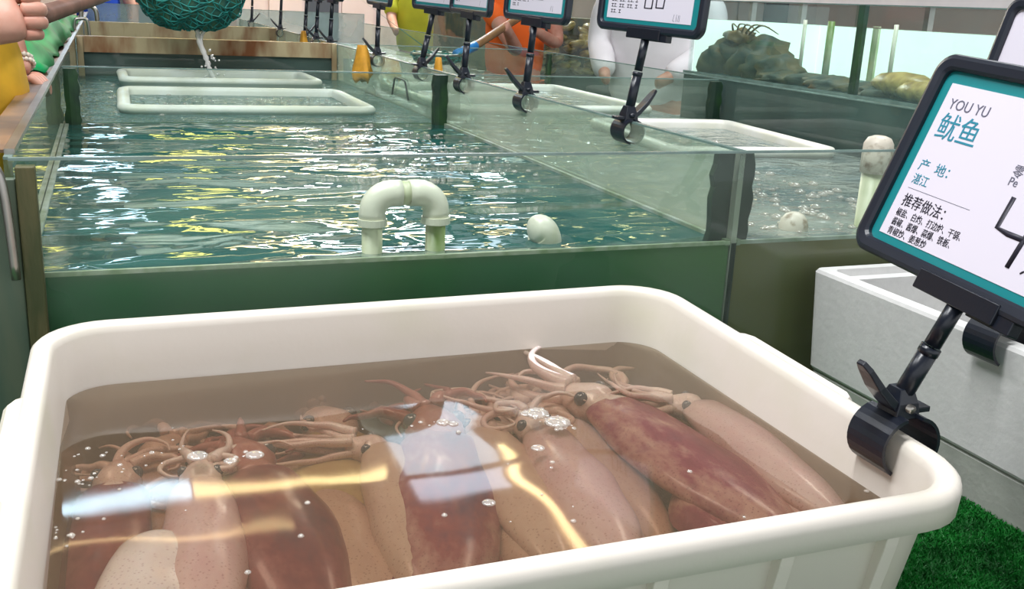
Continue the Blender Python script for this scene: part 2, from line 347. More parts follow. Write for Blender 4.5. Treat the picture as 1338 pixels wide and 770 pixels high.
pane('glass_pane', X0 + .005, X1 - .006, YP - .004, YP + .004, TB, GT - .004, 'glass')
pane('glass_pane', X1 + .006, X2 - .006, YP - .004, YP + .004, TB, GT - .004, 'glass')
pane('glass_pane', X1 + .006, X2 - .006, 4.6, 4.608, TB, GT - .004, 'glass')
pane('glass_pane', X0 + .005, X2 - .006, YEND, YEND + .01, TB, GT + .07, 'glass_pale')
tbox('base', (X0 - .02, X2 + .01, Y0 - .01, YEND + .02, 0, TB - .001), 'navy')
# steel rail over the left pane
bm = bmesh.new(); bx(bm, X0 - .040, X0 - .006, Y0 + .03, YEND, GT + .004, GT + .008); bx(bm, X0 - .040, X0 - .036, Y0 + .03, YEND, GT - .03, GT + .004)
bmesh.ops.transform(bm, matrix=inv, verts=bm.verts); obj('rail', bm, 'rail', tank)
tbox('rail_edge', (X0 - .006, X0 + .006, Y0 + .02, YEND, GT + .0036, GT + .0105), 'steel')
# corner post and board left of the front pane
tbox('corner_post', (X0 + .008, X0 + .030, Y0 - .030, Y0 - .009, TB, GT - .004), mat('stained_post', (.16, .13, .055), .6, var_col=(.055, .065, .020), vscale=10, stretch=(3, 3, .5), bump=.4), .002)
tbox('side_board', (X0 - .34, X0 + .007, Y0 - .02, Y0 - .006, TB, GT - .02), mat('green_side_board', (.04, .10, .075), .5, var_col=(.12, .15, .10), vscale=7, stretch=(3, 1, .5)), .002)
# steel crossbeams
def beam(y, z1, h, m='rust_steel', x1=X1 - .007):
    bm = bmesh.new(); bx(bm, X0 + .006, x1, y - .003, y, z1 - h, z1); bx(bm, X0 + .006, x1, y, y + .05, z1 - .004, z1)
    bx(bm, X0 + .006, x1, y, y + .05, z1 - h, z1 - h + .004)
    bmesh.ops.transform(bm, matrix=inv, verts=bm.verts); return obj('crossbeam', bm, m, tank)
beam(4.45, GT + .006, .062); beam(6.15, GT + .006, .085)
tbox('dark_pane', (X0 + .006, X1 - .007, 4.46, 4.468, TB, GT - .056), sheet_mat('dark_green_cross_pane', (.3, .45, .4), (.075, .115, .100), .85))
tbox('end_bracket', (X1 - .030, X1 - .008, 4.435, 4.446, TW - .02, GT + .004), 'rust_steel', .002)
tbox('end_bracket', (X0 + .007, X0 + .030, 4.435, 4.446, TW - .02, GT + .004), 'rust_steel', .002)
tbox('end_bracket', (X1 - .050, X1 - .010, 6.12, 6.149, TW - .02, GT + .004), 'rust_steel', .002)
# silicone seams along the divider at the waterline and in the corners
tbox('seam', (X1 - .014, X1 - .0055, Y0 + .002, YP, TW - .004, TW + .006), 'silicone')
tbox('seam', (X1 + .0055, X1 + .014, Y0 + .002, YP, TW - .004, TW + .006), 'silicone')
tbox('seam', (X0 + .005, X0 + .014, Y0 + .002, YP, TW - .003, TW + .004), 'silicone')
tbox('seam', (X1 - .004, X1 + .006, Y0 + .001, Y0 + .008, TB, TW), 'algae')
tbox('seam', (X0 + .005, X1 - .006, Y0 + .001, Y0 + .007, TW - .002, TW + .004), mat('waterline_scum', (.22, .32, .16), .5, var_col=(.45, .50, .38), vscale=40))
tbox('seam', (X1 + .007, X2 - .006, Y0 + .001, Y0 + .007, TW - .002, TW + .004), 'silicone')
# algae covered corner boards
def board(x0, x1, y0, y1, z0, z1, sd):
    bm = bmesh.new(); n = 12; rr = random.Random(sd); L = []
    for i in range(n + 1):
        t = i / n; z = z0 + (z1 - z0) * t; j = .003; s = 1 if t < .93 else .86
        cx = (x0 + x1) / 2; hw = (x1 - x0) / 2 * s; a, b = rr.uniform(-j, j), rr.uniform(-j, j)
        L.append([(cx - hw + a, y0, z), (cx - hw * .3, y0 - .003, z), (cx + hw * .4, y0 - .002, z), (cx + hw + b, y0, z), (cx + hw + b, y1, z), (cx - hw + a, y1, z)])
    loft(bm, L); bmesh.ops.transform(bm, matrix=inv, verts=bm.verts); return obj('corner_strip', bm, 'algae', tank, smooth=False)
board(.893, .968, Y0 + .018, Y0 + .032, TW - .075, GT - .003, 1)
board(.885, .925, YP - .05, YP - .02, TW - .03, GT - .002, 2)
board(X0 + .008, X0 + .045, YP - .05, YP - .02, TW - .03, GT - .004, 3)
board(X2 - .055, X2 - .012, YP - .04, YP - .02, TW - .02, GT - .006, 4)
board(1.86, 1.878, 4.3, 4.33, TW - .02, GT - .004, 5)

# water bodies
def water(name, x0, x1, y0, y1, top, side, label):
    bm = bmesh.new(); bx(bm, x0, x1, y0, y1, TB + .002, TW)
    me_o = obj(name, bm, None); me_o.data.materials.append(M[top]); me_o.data.materials.append(M[side])
    for p in me_o.data.polygons: p.material_index = 0 if p.normal.z > .5 else 1
    tag(me_o, label, 'water', kind='stuff'); return me_o
water('tank_water', X0 + .006, X1 - .007, Y0 + .003, YP - .006, 'water_top', 'water_side', 'dark teal rippled water in the near left cell of the tank')
water('tank_water', X0 + .006, X1 - .007, YP + .006, 4.44, 'water_rough', 'water_side', 'stirred grey-green water around the two floating trays')
water('tank_water', X0 + .006, X1 - .007, 4.475, YEND - .01, 'water_rough', 'water_side', 'dark water beyond the near rusty crossbeam')
water('tank_water', X1 + .007, X2 - .007, Y0 + .003, YP - .006, 'water_right', 'water_side_r', 'pale bubbling water over olive depth in the right cell of the tank')
water('tank_water', X1 + .007, X2 - .007, YP + .006, 4.59, 'water_right', 'water_side_r', 'pale green water in the middle cell of the right row')
water('tank_water', X1 + .007, X2 - .007, 4.62, YEND - .01, 'water_right', 'water_side_r', 'pale green water in the farthest cell of the right row')

# ================================================================ TABLE WITH TURF
TZ = .715
tb = empty('display_counter', (.45, .72, 0)); tag(tb, 'low display counter in front of the fish tank, covered with artificial grass', 'counter')
ti = Matrix.Translation((-.45, -.72, 0))
box('top', (-.6, 2.2, .1, Y0 - .035, TZ - .05, TZ - .012), 'steel', tb, mtx=ti)
box('body', (-.55, 2.15, .15, Y0 - .04, 0, TZ - .051), 'navy', tb, mtx=ti)
tf = box('artificial_turf', (-.6, 2.2, .1, Y0 - .035, TZ - .011, TZ - .003), 'turf'); tag(tf, 'bright green artificial grass mat under the tub and foam boxes', 'turf', kind='stuff')
vs, fs = [], []
rr = random.Random(5)
def blades(n, x0, x1, y0, y1):
    for _ in range(n):
        x, y = rr.uniform(x0, x1), rr.uniform(y0, y1); a = rr.uniform(0, 2 * pi); h = rr.uniform(.006, .011); w_ = .0011
        l = rr.uniform(.002, .009); b = rr.uniform(0, 2 * pi); i = len(vs)
        vs.extend([(x - w_ * cos(a), y - w_ * sin(a), TZ - .004), (x + w_ * cos(a), y + w_ * sin(a), TZ - .004),
                   (x + w_ * .6 * cos(a) + l * .5 * cos(b), y + w_ * .6 * sin(a) + l * .5 * sin(b), TZ - .004 + h * .65),
                   (x + l * cos(b), y + l * sin(b), TZ - .004 + h * .9)])
        fs.extend([(i, i + 1, i + 2), (i, i + 2, i + 3)])
blades(60000, .62, 1.15, .40, 1.06)
blades(110000, -.6, 2.2, .1, 1.31)
tu = obj('turf_blades', (vs, [], fs), 'turf_blade', tf); tu['kind'] = 'stuff'

# ================================================================ TUB
Mt = Matrix(((0.99991, 0.01028, -0.00847), (-0.0105, 0.9996, -0.02641), (0.0082, 0.0265, 0.99962))).to_4x4()
TUBC = Vector((.3098, .9143, .9608))
tub = empty('white_tub', mtx=Matrix.Translation(TUBC) @ Mt)
tag(tub, 'large cream-white plastic tub full of water and squid in front of the fish tank', 'tub')
Wt, Dt, Rt, H = .825, .640, .078, .232
def lp(inset, z, r=None): return [(x, y, z) for x, y in rrect(Wt - 2 * inset, Dt - 2 * inset, max(.02, (Rt - inset * .8) if r is None else r), 8)]
bm = bmesh.new()
loft(bm, [lp(.058, -H, .05), lp(.052, -H + .004), lp(.024, -.040), lp(.0215, -.034), lp(.006, -.0335), lp(.001, -.031), lp(0, -.012), lp(.0015, -.005), lp(.006, -.0008),
          lp(.013, 0), lp(.0185, -.001), lp(.0225, -.005), lp(.0245, -.012), lp(.030, -.055), lp(.054, -H + .03), lp(.060, -H + .014), lp(.085, -H + .008)])
obj('body', bm, 'tub', tub, smooth=True)
def grip(s):
    bm = bmesh.new(); L = []
    for y, e in ((-.112, -.004), (-.106, .006), (-.094, .012), (.085, .012), (.098, .006), (.104, -.004)):
        x = s * (Wt / 2 - .006); xx = s * (Wt / 2 + e)
        L.append([(x, y, -.003), (xx - s * .004, y, -.0025), (xx, y, -.007), (xx, y, -.030), (xx - s * .003, y, -.034), (x, y, -.034)])
    loft(bm, L); return obj('grip', bm, 'tub', tub, smooth=False, bevel=.002)
grip(1); grip(-1)
for x in (-.34, -.2, -.06, .08, .20, .31):
    bm = bmesh.new(); y0, y1 = -Dt / 2 + .0245, -Dt / 2 + .052
    L = []
    for z, yy in ((-.034, y0 - .012), (-.05, y0 - .010), (-H + .01, y1 - .004)):
        L.append([(x - .007, yy, z), (x + .007, yy, z), (x + .007, yy + .02, z), (x - .007, yy + .02, z)])
    loft(bm, L); obj('rib', bm, 'tub', tub, bevel=.001)
# water in the tub (level, although the tub leans)
TUBW = .895
bm = bmesh.new()
def wl(inset, z, r): return [(x + TUBC.x, y + TUBC.y, z) for x, y in rrect(Wt - 2 * inset, Dt - 2 * inset, r, 8)]
loft(bm, [wl(.068, .765, .05), wl(.0335, TUBW, .055)])
o = obj('tub_water', bm, 'water_tub'); tag(o, 'murky brownish water covering the squid in the white tub', 'water', kind='stuff')
# foam and bubbles
bm = bmesh.new(); rb = random.Random(11)
def dome(x, y, r, h=None, z=TUBW + .0002):
    h = h or r * .7; L = []
    for k in range(4):
        a = k / 4 * pi / 2; L.append([(x + r * cos(a) * cos(2 * pi * j / 9), y + r * cos(a) * sin(2 * pi * j / 9), z + h * sin(a)) for j in range(9)])
    loft(bm, L)
for cx, cy, n, sp in ((.02, .99, 22, .04), (-.05, .95, 12, .02), (.10, .965, 7, .015), (.305, .985, 6, .018), (.437, .987, 60, .012), (.450, .957, 60, .013), (.15, .85, 8, .09), (.40, .82, 6, .06), (.56, .75, 4, .08), (-.055, .85, 12, .012)):
    for _ in range(n): dome(rb.gauss(cx, sp) if sp > .015 else rb.uniform(cx - sp, cx + sp), rb.gauss(cy, sp * .7), rb.choice((.0012, .0016, .002, .003)))
for x, y, r in ((.06, .975, .011), (.115, .962, .010), (.09, .955, .007), (.325, .992, .008), (.335, .985, .006), (.402, .90, .008), (.437, .987, .015), (.450, .957, .016), (.425, .99, .008), (.31, .80, .007), (.44, .55, .0)):
    if r: dome(x, y, r, r * .35)
o = obj('foam_bubbles', bm, 'bubble', smooth=True); tag(o, 'clear and frothy bubbles floating on the squid water', 'bubbles', kind='stuff')

# ================================================================ SQUID
def make_squid(a, b, width, skin, arms='sq_arm', depth=.62, arm_spread=.5, arm_len=.10, bend=0, seed=0, head=True, curl=1.0, armdir=None, label='', roll=0, arm_skip=0, fin=1.0):
    """a = mantle opening, b = tail tip (world). Local frame: +y from tail to head."""
    A, B = Vector(a), Vector(b)
    lim = .672 if B.z > .86 else (.690 if B.z > .83 else .705)      # the front wall slopes inwards
    if B.y < lim: B = A + (B - A) * ((A.y - lim) / (A.y - B.y))
    L = (A - B).length; yv = (A - B).normalized(); xv = yv.cross(Vector((0, 0, 1))).normalized(); zv = xv.cross(yv)
    R3 = Matrix((xv, yv, zv)).transposed().to_4x4()
    t = empty('squid', mtx=Matrix.Translation(B) @ R3 @ Matrix.Rotation(radians(roll), 4, 'Y'))
    rs = random.Random(seed); w_ = width / 2
    bm = bmesh.new(); prof = ((0, .04), (.02, .12), (.06, .28), (.12, .48), (.20, .68), (.30, .84), (.40, .94), (.50, .99), (.60, 1.0), (.70, .97), (.80, .92), (.88, .86), (.94, .80), (1.0, .74), (.995, .60))
    LL = []
    for s, r in prof:
        bx_ = bend * sin(s * pi) * L; n = 20
        ring = []
        for k in range(n):
            ca, sa = cos(2 * pi * k / n), sin(2 * pi * k / n); nn = 1 + .16 * noise.noise(Vector((ca * 1.1, s * 5.5, sa * 1.1 + seed * 7.3))) + .05 * noise.noise(Vector((ca * 3, s * 14, sa * 3 + seed)))
            ring.append((bx_ + w_ * r * ca * nn, s * L, w_ * depth * r * sa * (1.0 if sa > 0 else .8) * nn))
        LL.append(ring)
    loft(bm, LL); mo = obj('mantle', bm, skin, t, smooth=True, sub=1)
    # fins
    for sd in (-1, 1):
        bm = bmesh.new(); n = 10; top, bot = [], []
        G = []
        for i in range(n + 1):
            s = i / n; y = L * (.01 + .46 * s); base = w_ * .80 * (sin(min(1, (.05 + .95 * s) * .62) * pi) ** .8) * (1 if s < .9 else .98)
            ext = w_ * .95 * fin * sin(pi * s ** .8) ** .8
            row = []
            for j in range(6):
                u = j / 5; x = sd * (base * .75 + (ext + base * .25) * u); z = -w_ * depth * .05 + w_ * .12 * sin(6 * s + 4 * u + seed) * u - w_ * .25 * u * u
                row.append((x + bend * sin(s * .46 * pi) * L, y, z))
            G.append(row)
        th = .0022; T = [[bm.verts.new((p[0], p[1], p[2] + th * (1 - .8 * j / 5))) for j, p in enumerate(r)] for r in G]; U = [[bm.verts.new((p[0], p[1], p[2] - th * (1 - .8 * j / 5))) for j, p in enumerate(r)] for r in G]
        for i in range(n):
            for j in range(5):
                bm.faces.new((T[i][j], T[i][j + 1], T[i + 1][j + 1], T[i + 1][j])); bm.faces.new((U[i][j], U[i + 1][j], U[i + 1][j + 1], U[i][j + 1]))
            bm.faces.new((T[i][5], U[i][5], U[i + 1][5], T[i + 1][5])); bm.faces.new((T[i][0], T[i + 1][0], U[i + 1][0], U[i][0]))
        obj('fin', bm, skin, t, smooth=True)
    if head:
        hd = Vector((armdir[0], armdir[1], armdir[2] if len(armdir) > 2 else 0)) if armdir else Vector((0, 1, 0))
        # armdir given in world -> local
        if armdir: hd = (R3.to_3x3().inverted() @ hd)
        hd.normalize(); y0 = L * .965; hl = w_ * 1.25; base = Vector((0, y0, 0)); mid = base + Vector((0, hl * .35, 0)) + hd * hl * .35; end = mid + hd * hl * .55
        bm = bmesh.new(); tube(bm, cr_spline([base, (base + mid) / 2, mid, end], 5), [w_ * .50, w_ * .52, w_ * .50, w_ * .47, w_ * .45, w_ * .46, w_ * .50, w_ * .54, w_ * .57, w_ * .58, w_ * .57, w_ * .53, w_ * .48, w_ * .43, w_ * .40, w_ * .36][:16], 14, flat=.8)
        obj('head', bm, arms, t, smooth=True)
        side = hd.cross(Vector((0, 0, 1))).normalized()
        for sd in (-1, 1):
            bm = bmesh.new(); bmesh.ops.create_uvsphere(bm, u_segments=12, v_segments=8, radius=w_ * .17)
            bmesh.ops.transform(bm, matrix=Matrix.Translation(mid + side * sd * w_ * .44 + Vector((0, 0, w_ * .22))), verts=bm.verts); obj('eye', bm, 'eye', t, smooth=True)
        for k in range(10 - arm_skip):
            ten = k >= 8; f = (k / 7 - .5) * 2 if not ten else (-.4 if k == 8 else .45)
            ln = arm_len * rs.uniform(.75, 1.15) * (1.5 if ten else 1)
            d = (hd + side * f * arm_spread).normalized(); p = end - hd * .008 + side * f * w_ * .30 + Vector((0, 0, (.22 if k % 2 else -.15) * w_ + (rs.uniform(-.1, .2) * w_)))
            pts = [p]; cv = rs.uniform(-1, 1) * curl * (1.3 if ten else 1); ang = 0; steps = 7
            for q in range(steps):
                ang += cv * .30 * (1 + q * .28); dd = Matrix.Rotation(ang, 3, 'Z') @ d
                p = p + dd * ln / steps; p.z = p.z + rs.uniform(-.0035, .003) - (.002 if ten else 0); pts.append(p.copy())
            r0 = w_ * rs.uniform(.13, .18) if not ten else w_ * .09
            sp = cr_spline(pts, 4); rad = [r0 * (1 - .86 * i / (len(sp) - 1)) if not ten else r0 * (1 + (.6 if i > len(sp) * .75 else 0)) * (1 - .75 * max(0, i / (len(sp) - 1) - .85) / .15) for i in range(len(sp))]
            bm = bmesh.new(); tube(bm, sp, rad, 8); obj('tentacle' if ten else 'arm', bm, arms, t, smooth=True)
    tag(t, label, 'squid', 'squid in the white tub'); return t

# surface layer
make_squid((.666, .998, .8715), (.645, .668, .872), .076, 'sq_pale', depth=.62, arm_spread=.45, arm_len=.13, armdir=(-.85, .45, 0), seed=1, curl=.5,
           label='smooth pale pink squid closest to the right wall of the tub', fin=.55)
make_squid((.560, 1.035, .8665), (.590, .655, .866), .112, 'sq_redpink', depth=.5, arm_spread=.8, arm_len=.14, armdir=(-.55, .75, 0), seed=2, curl=.9,
           label='wide squid with dark red back breaking the surface beside the pale pink one', fin=.7)
make_squid((.452, .990, .862), (.398, .660, .872), .086, 'sq_pale', depth=.6, arm_spread=1.0, arm_len=.125, armdir=(-.3, .9, 0), seed=3, curl=1.8,
           label='plump pale squid with a pink shoulder and visible eye, under the two patches of froth', fin=.4)
make_squid((.392, 1.030, .852), (.352, .700, .860), .080, 'sq_tan', depth=.6, arm_spread=.9, arm_len=.14, armdir=(.1, 1, 0), seed=4, curl=1.0,
           label='plain tan squid tucked against the left side of the plump pale one', fin=.5)
make_squid((.330, 1.020, .853), (.225, .660, .852), .125, 'sq_mottled', depth=.5, arm_spread=.8, arm_len=.10, armdir=(.1, 1, 0), seed=5, curl=.8,
           label='broad squid mottled red and purple in the middle of the tub', arms='sq_arm_red', fin=.7)
make_squid((.262, 1.010, .858), (.228, .690, .850), .074, 'sq_tan', depth=.6, arm_spread=.4, arm_len=.13, armdir=(-.8, .35, 0), seed=6, curl=.4,
           label='slim tan squid with arms stretched to the left, beside the mottled squid', fin=.4)
make_squid((.190, .960, .836), (.196, .660, .836), .080, 'sq_tan', depth=.55, head=False, seed=7, label='sunken tan squid without visible head, left of the slim tan one', fin=.4)
make_squid((.118, .995, .850), (.135, .620, .842), .120, 'sq_red', depth=.5, arm_spread=.8, arm_len=.09, armdir=(-.2, 1, 0), seed=8, curl=1.0, arms='sq_arm_red',
           label='wide dark red squid right of the pink one with coiled white arms', fin=.7)
make_squid((.060, .960, .866), (.040, .640, .868), .076, 'sq_pale', depth=.6, arm_spread=.8, arm_len=.10, armdir=(.15, 1, 0), seed=9, curl=2.2,
           label='upright pink squid with coiled white arms near the left end', fin=.4)
make_squid((.015, .86, .866), (-.022, .60, .862), .085, 'sq_white', depth=.55, head=False, seed=10, label='milky white squid at the lower left of the tub', fin=.3)
make_squid((-.020, 1.02, .842), (-.050, .68, .845), .088, 'sq_red', depth=.5, arm_spread=.9, arm_len=.09, armdir=(.1, 1, 0), seed=11, curl=1.8, arms='sq_arm',
           label='dark brownish red squid against the left wall of the tub', fin=.5)
# deeper layer
make_squid((.235, 1.12, .825), (.150, .80, .825), .125, 'sq_olive', depth=.45, head=True, arm_spread=.8, arm_len=.08, armdir=(-.3, 1, 0), seed=12, curl=.8, label='yellowish squid lying deep behind the dark red one', fin=.5)
make_squid((.082, .95, .815), (.090, .62, .815), .085, 'sq_olive', depth=.5, head=False, seed=13, label='deep yellowish squid between the pink and the dark red squid', fin=.4)
make_squid((.500, 1.04, .842), (.470, .70, .820), .110, 'sq_tan', depth=.5, arm_spread=.8, arm_len=.11, armdir=(-.5, .9, 0), seed=14, curl=1.2, label='golden tan squid under the edge of the red-backed one', fin=.6)
make_squid((.500, .96, .806), (.500, .64, .806), .130, 'sq_red', depth=.4, head=False, seed=15, label='dark red squid at the bottom between the plump and the red-backed squid', fin=.9)
make_squid((.300, .94, .800), (.290, .62, .800), .120, 'sq_red', depth=.4, head=False, seed=16, label='dark red squid at the bottom under the mottled one', fin=.8)
make_squid((.66, .95, .815), (.655, .66, .815), .110, 'sq_redpink', depth=.45, head=False, seed=17, label='deep reddish squid below the one at the right wall', fin=.6)
make_squid((.02, 1.12, .82), (-.0, .80, .81), .100, 'sq_tan', depth=.45, arm_spread=.9, arm_len=.09, seed=18, curl=1.6, armdir=(.4, .6, 0), label='dim tan squid deep in the far left corner of the tub', fin=.6)
make_squid((.12, .93, .795), (.0, .65, .795), .120, 'sq_red', depth=.4, head=False, seed=19, label='dark red squid at the bottom under the white one', fin=.7)
make_squid((.42, .92, .79), (.40, .63, .79), .120, 'sq_red', depth=.4, head=False, seed=20, label='dark red squid at the bottom under the plump pale one', fin=.8)

# ================================================================ STYROFOAM BOXES
def styro(name, x0, x1, y0, y1, z0, z1, m, wall, label, open_=True):
    t = empty(name, ((x0 + x1) / 2, (y0 + y1) / 2, z0)); w_, d_, h_ = x1 - x0, y1 - y0, z1 - z0
    def q(i, z, r=.012): return [(x, y, z) for x, y in rrect(w_ - 2 * i, d_ - 2 * i, r, 4)]
    bm = bmesh.new(); L = [q(.012, 0), q(.010, .004), q(.001, h_ - .006, .014), q(.004, h_ - .001, .014)]
    if open_: L += [q(wall * .55, h_), q(wall * .6, h_ - .012), q(wall, h_ - .013), q(wall, .03)]
    else: L += [q(.012, h_)]
    loft(bm, L); obj('shell', bm, m, t); tag(t, label, 'foam box', 'white foam boxes'); return t
styro('foam_box', 1.055, 1.62, .60, 1.305, TZ - .006 + .078, .957, 'styro', .045, 'open white foam box right of the tub, with a sign clamp on its wall')
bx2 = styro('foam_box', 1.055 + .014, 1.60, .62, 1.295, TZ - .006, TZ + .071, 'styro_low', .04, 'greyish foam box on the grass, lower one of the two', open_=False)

# ================================================================ PRICE SIGNS
def text(s, x, z, size, m, parent, y=-.0012, spacing=1.0, stretch=1.0):
    c = bpy.data.curves.new('lettering', 'FONT'); c.body = s; c.size = size; c.align_x = 'LEFT'; c.space_character = spacing; c.extrude = .0002
    c.materials.append(M[m]); c.resolution_u = 3
    c.materials.clear(); tmp = bpy.data.objects.new('tmp', c); me = bpy.data.meshes.new_from_object(tmp); bpy.data.objects.remove(tmp)
    me.materials.clear(); me.materials.append(M[m])
    o = bpy.data.objects.new('lettering', me); COL.objects.link(o); o.parent = parent; o.location = (x, y, z); o.rotation_euler = (pi / 2, 0, 0); o.scale = (stretch, 1, 1)
    return o
def strokes(pts, wdt, m, parent, y=-.0014, name='handwriting'):
    bm = bmesh.new()
    for pl in pts:
        tube(bm, [(p[0], y, p[1]) for p in pl], wdt / 2, 6, flat=1.0)
    bmesh.ops.scale(bm, vec=(1, .15, 1), verts=bm.verts, space=Matrix.Translation((0, -y, 0)))
    return obj(name, bm, m, parent, smooth=True)
FW, FH = .330, .212
def make_sign(root, head, label, group, stem_len, lever_side=1, s=1.0, ring_r=.0225, blank=False, content=True, open_jaw=False, ring_m=None):
    """root: empty at the clamp ring centre. head: matrix (rel. to root) of the frame's bottom centre; stem joins them."""
    tag(root, label, 'price sign', group)
    hd = head
    def part(name, bm, m, par=None, smooth=False, bevel=0, mtx=None):
        if mtx is not None: bmesh.ops.transform(bm, matrix=mtx, verts=bm.verts)
        return obj(name, bm, m, par or root, smooth=smooth, bevel=bevel)
    # frame: rounded ring
    w_, h_ = FW * s, FH * s
    def fr(i, y, r): return [(x, y, z + h_ / 2) for x, z in rrect(w_ - 2 * i, h_ - 2 * i, r, 6)]
    bm = bmesh.new(); b = .016 * s
    loft(bm, [fr(.002, .007, .020), fr(0, .004, .021), fr(0, -.004, .021), fr(.002, -.007, .020), fr(.006, -.0085, .018), fr(b - .003, -.0075, .012), fr(b, -.005, .010), fr(b, .003, .010)], ring=True)
    fo = part('frame', bm, 'black_frame', smooth=False, mtx=hd, bevel=0)
    bm = bmesh.new(); bx(bm, -w_ / 2 + b * .9, w_ / 2 - b * .9, -.0005, .0025, b * .9, h_ - b * .9)
    card = part('card', bm, 'teal' if not blank else 'paper', mtx=None); card.matrix_local = hd
    if not blank:
        px0, px1, pz0, pz1 = -.137 * s, .128 * s, .024 * s, .184 * s
        bm = bmesh.new(); bx(bm, px0, px1, -.0012, -.0006, pz0, pz1); paper = obj('paper', bm, 'paper', card)
        ox, oz = -.137 * s, .184 * s
        def X(x): return ox + x * s
        def Z(z): return oz + z * s
        if content == 'full':
            for (st, x, z, sz, m, sc) in (('YOU YU', .0095, -.0245, .0145, 'ink_grey', 1.0), ('鱿鱼', .0085, -.0530, .0285, 'ink_teal', 1.0), ('产  地：', .0095, -.0885, .0128, 'ink_teal', 1.15), ('湛江', .0098, -.1030, .0115, 'ink_teal', 1.0),
                                       ('推荐做法：', .0108, -.1265, .0140, 'ink_black', 1.0), ('椒盐、白灼、打边炉、干锅、', .0105, -.1380, .0088, 'ink_black', .85),
                                       ('酱椒、酱爆、蒜爆、铁板、', .0105, -.1480, .0088, 'ink_black', .85), ('青椒炒、姜葱炒', .0105, -.1577, .0088, 'ink_black', .93),
                                       ('零', .1235, -.0675, .0125, 'ink_grey', 1.0), ('Pe', .1245, -.0765, .0110, 'ink_grey', 1.0)):
                text(st, X(x), Z(z), sz * s * 1.02, m, card, y=-.0014, stretch=sc)
            bm = bmesh.new(); bx(bm, X(.0098), X(.0985), -.0014, -.0012, Z(-.1093), Z(-.1088)); obj('rule', bm, 'ink_grey', card)
            strokes([[(X(.139), Z(-.085)), (X(.1375), Z(-.1145)), (X(.152), Z(-.1165)), (X(.176), Z(-.1165))], [(X(.1725), Z(-.0985)), (X(.170), Z(-.125)), (X(.1685), Z(-.1435))],
                     [(X(.1855), Z(-.1415)), (X(.1865), Z(-.1425))]], .0060 * s, 'ink_black', card)
        else:
            bm = bmesh.new(); rq = random.Random(int(content))
            for r_, (z, n) in enumerate(((-.128, 10), (-.139, 10), (-.150, 4))):      # rows of print too small to read in the photograph
                for k in range(n):
                    if k % 3 == 2: bx(bm, X(.012 + k * .0088), X(.0135 + k * .0088), -.0014, -.0012, Z(z - .0005), Z(z + .001)); continue
                    bx(bm, X(.012 + k * .0088), X(.0190 + k * .0088), -.0014, -.0012, Z(z + .005), Z(z + .0065))
                    bx(bm, X(.012 + k * .0088), X(.0190 + k * .0088), -.0014, -.0012, Z(z), Z(z + .0013)); bx(bm, X(.0148 + k * .0088), X(.0162 + k * .0088), -.0014, -.0012, Z(z), Z(z + .006))
            obj('small_print', bm, 'ink_black', card)
            if int(content) == 5:
                pl = [[(.122, -.095), (.122, -.137), (.144, -.137), (.146, -.095), (.122, -.095)], [(.157, -.095), (.157, -.135), (.179, -.135), (.183, -.095), (.157, -.095)]]
                pl2 = [[(.215, -.144), (.212, -.156), (.217, -.156)], [(.222, -.144), (.222, -.157)], [(.228, -.145), (.227, -.156), (.231, -.156), (.231, -.145)]]
            elif int(content) == 4:
                pl = [[(.120, -.09), (.118, -.135)], [(.140, -.10), (.138, -.132), (.170, -.132), (.170, -.10), (.138, -.10)], [(.145, -.118), (.168, -.118)]]; pl2 = [[(.215, -.144), (.212, -.156)], [(.222, -.144), (.222, -.157)]]
            else:
                pl = [[(.120, -.095), (.120, -.135), (.140, -.135)], [(.150, -.098), (.150, -.133), (.172, -.133), (.172, -.098)]]; pl2 = [[(.215, -.144), (.212, -.156)]]
            strokes([[(X(a), Z(c)) for a, c in q] for q in pl], .0046 * s, 'ink_black', card); strokes([[(X(a), Z(c)) for a, c in q] for q in pl2], .0012 * s, 'ink_grey', card)
    # bracket
    bm = bmesh.new(); bx(bm, -.052 * s, .052 * s, -.010, .010, -.010 * s, .010 * s); bx(bm, .018 * s, .070 * s, -.006, .008, -.012 * s, .006 * s); part('bracket', bm, 'black', mtx=hd, bevel=.0015)
    # stem: two telescoping pieces from bracket to clamp
    p1 = hd @ Vector((0, 0, -.006)); p0 = Vector((0, 0, ring_r + .012)); d = (p1 - p0); mid = p0 + d * .52
    bm = bmesh.new(); tube(bm, [p0, mid], .0092 * s, 14); bmesh.ops.recalc_face_normals(bm, faces=bm.faces); st = part('stem', bm, 'black', smooth=True)
    bm = bmesh.new(); tube(bm, [mid - d.normalized() * .004, mid + d.normalized() * .004], .0098 * s, 14); obj('collar', bm, 'black', st, smooth=True)
    bm = bmesh.new(); tube(bm, [mid + d.normalized() * .006, p1], .0080 * s, 14); obj('upper_tube', bm, 'black', st, smooth=True)
    # hinge block
    bm = bmesh.new(); zz = ring_r
    L = [[(-.015, -.015, zz - .004), (.015, -.015, zz - .004), (.015, .015, zz - .004), (-.015, .015, zz - .004)], [(-.014, -.012, zz + .012), (.014, -.012, zz + .012), (.014, .012, zz + .012), (-.014, .012, zz + .012)], [(-.009, -.008, zz + .026), (.009, -.008, zz + .026), (.009, .008, zz + .026), (-.009, .008, zz + .026)]]
    loft(bm, L); part('hinge', bm, 'black', bevel=.001)
    bm = bmesh.new(); tube(bm, [(-.019, 0, zz + .008), (.019, 0, zz + .008)], .0045, 10); part('pin', bm, 'steel' if ring_m else 'black', smooth=True)
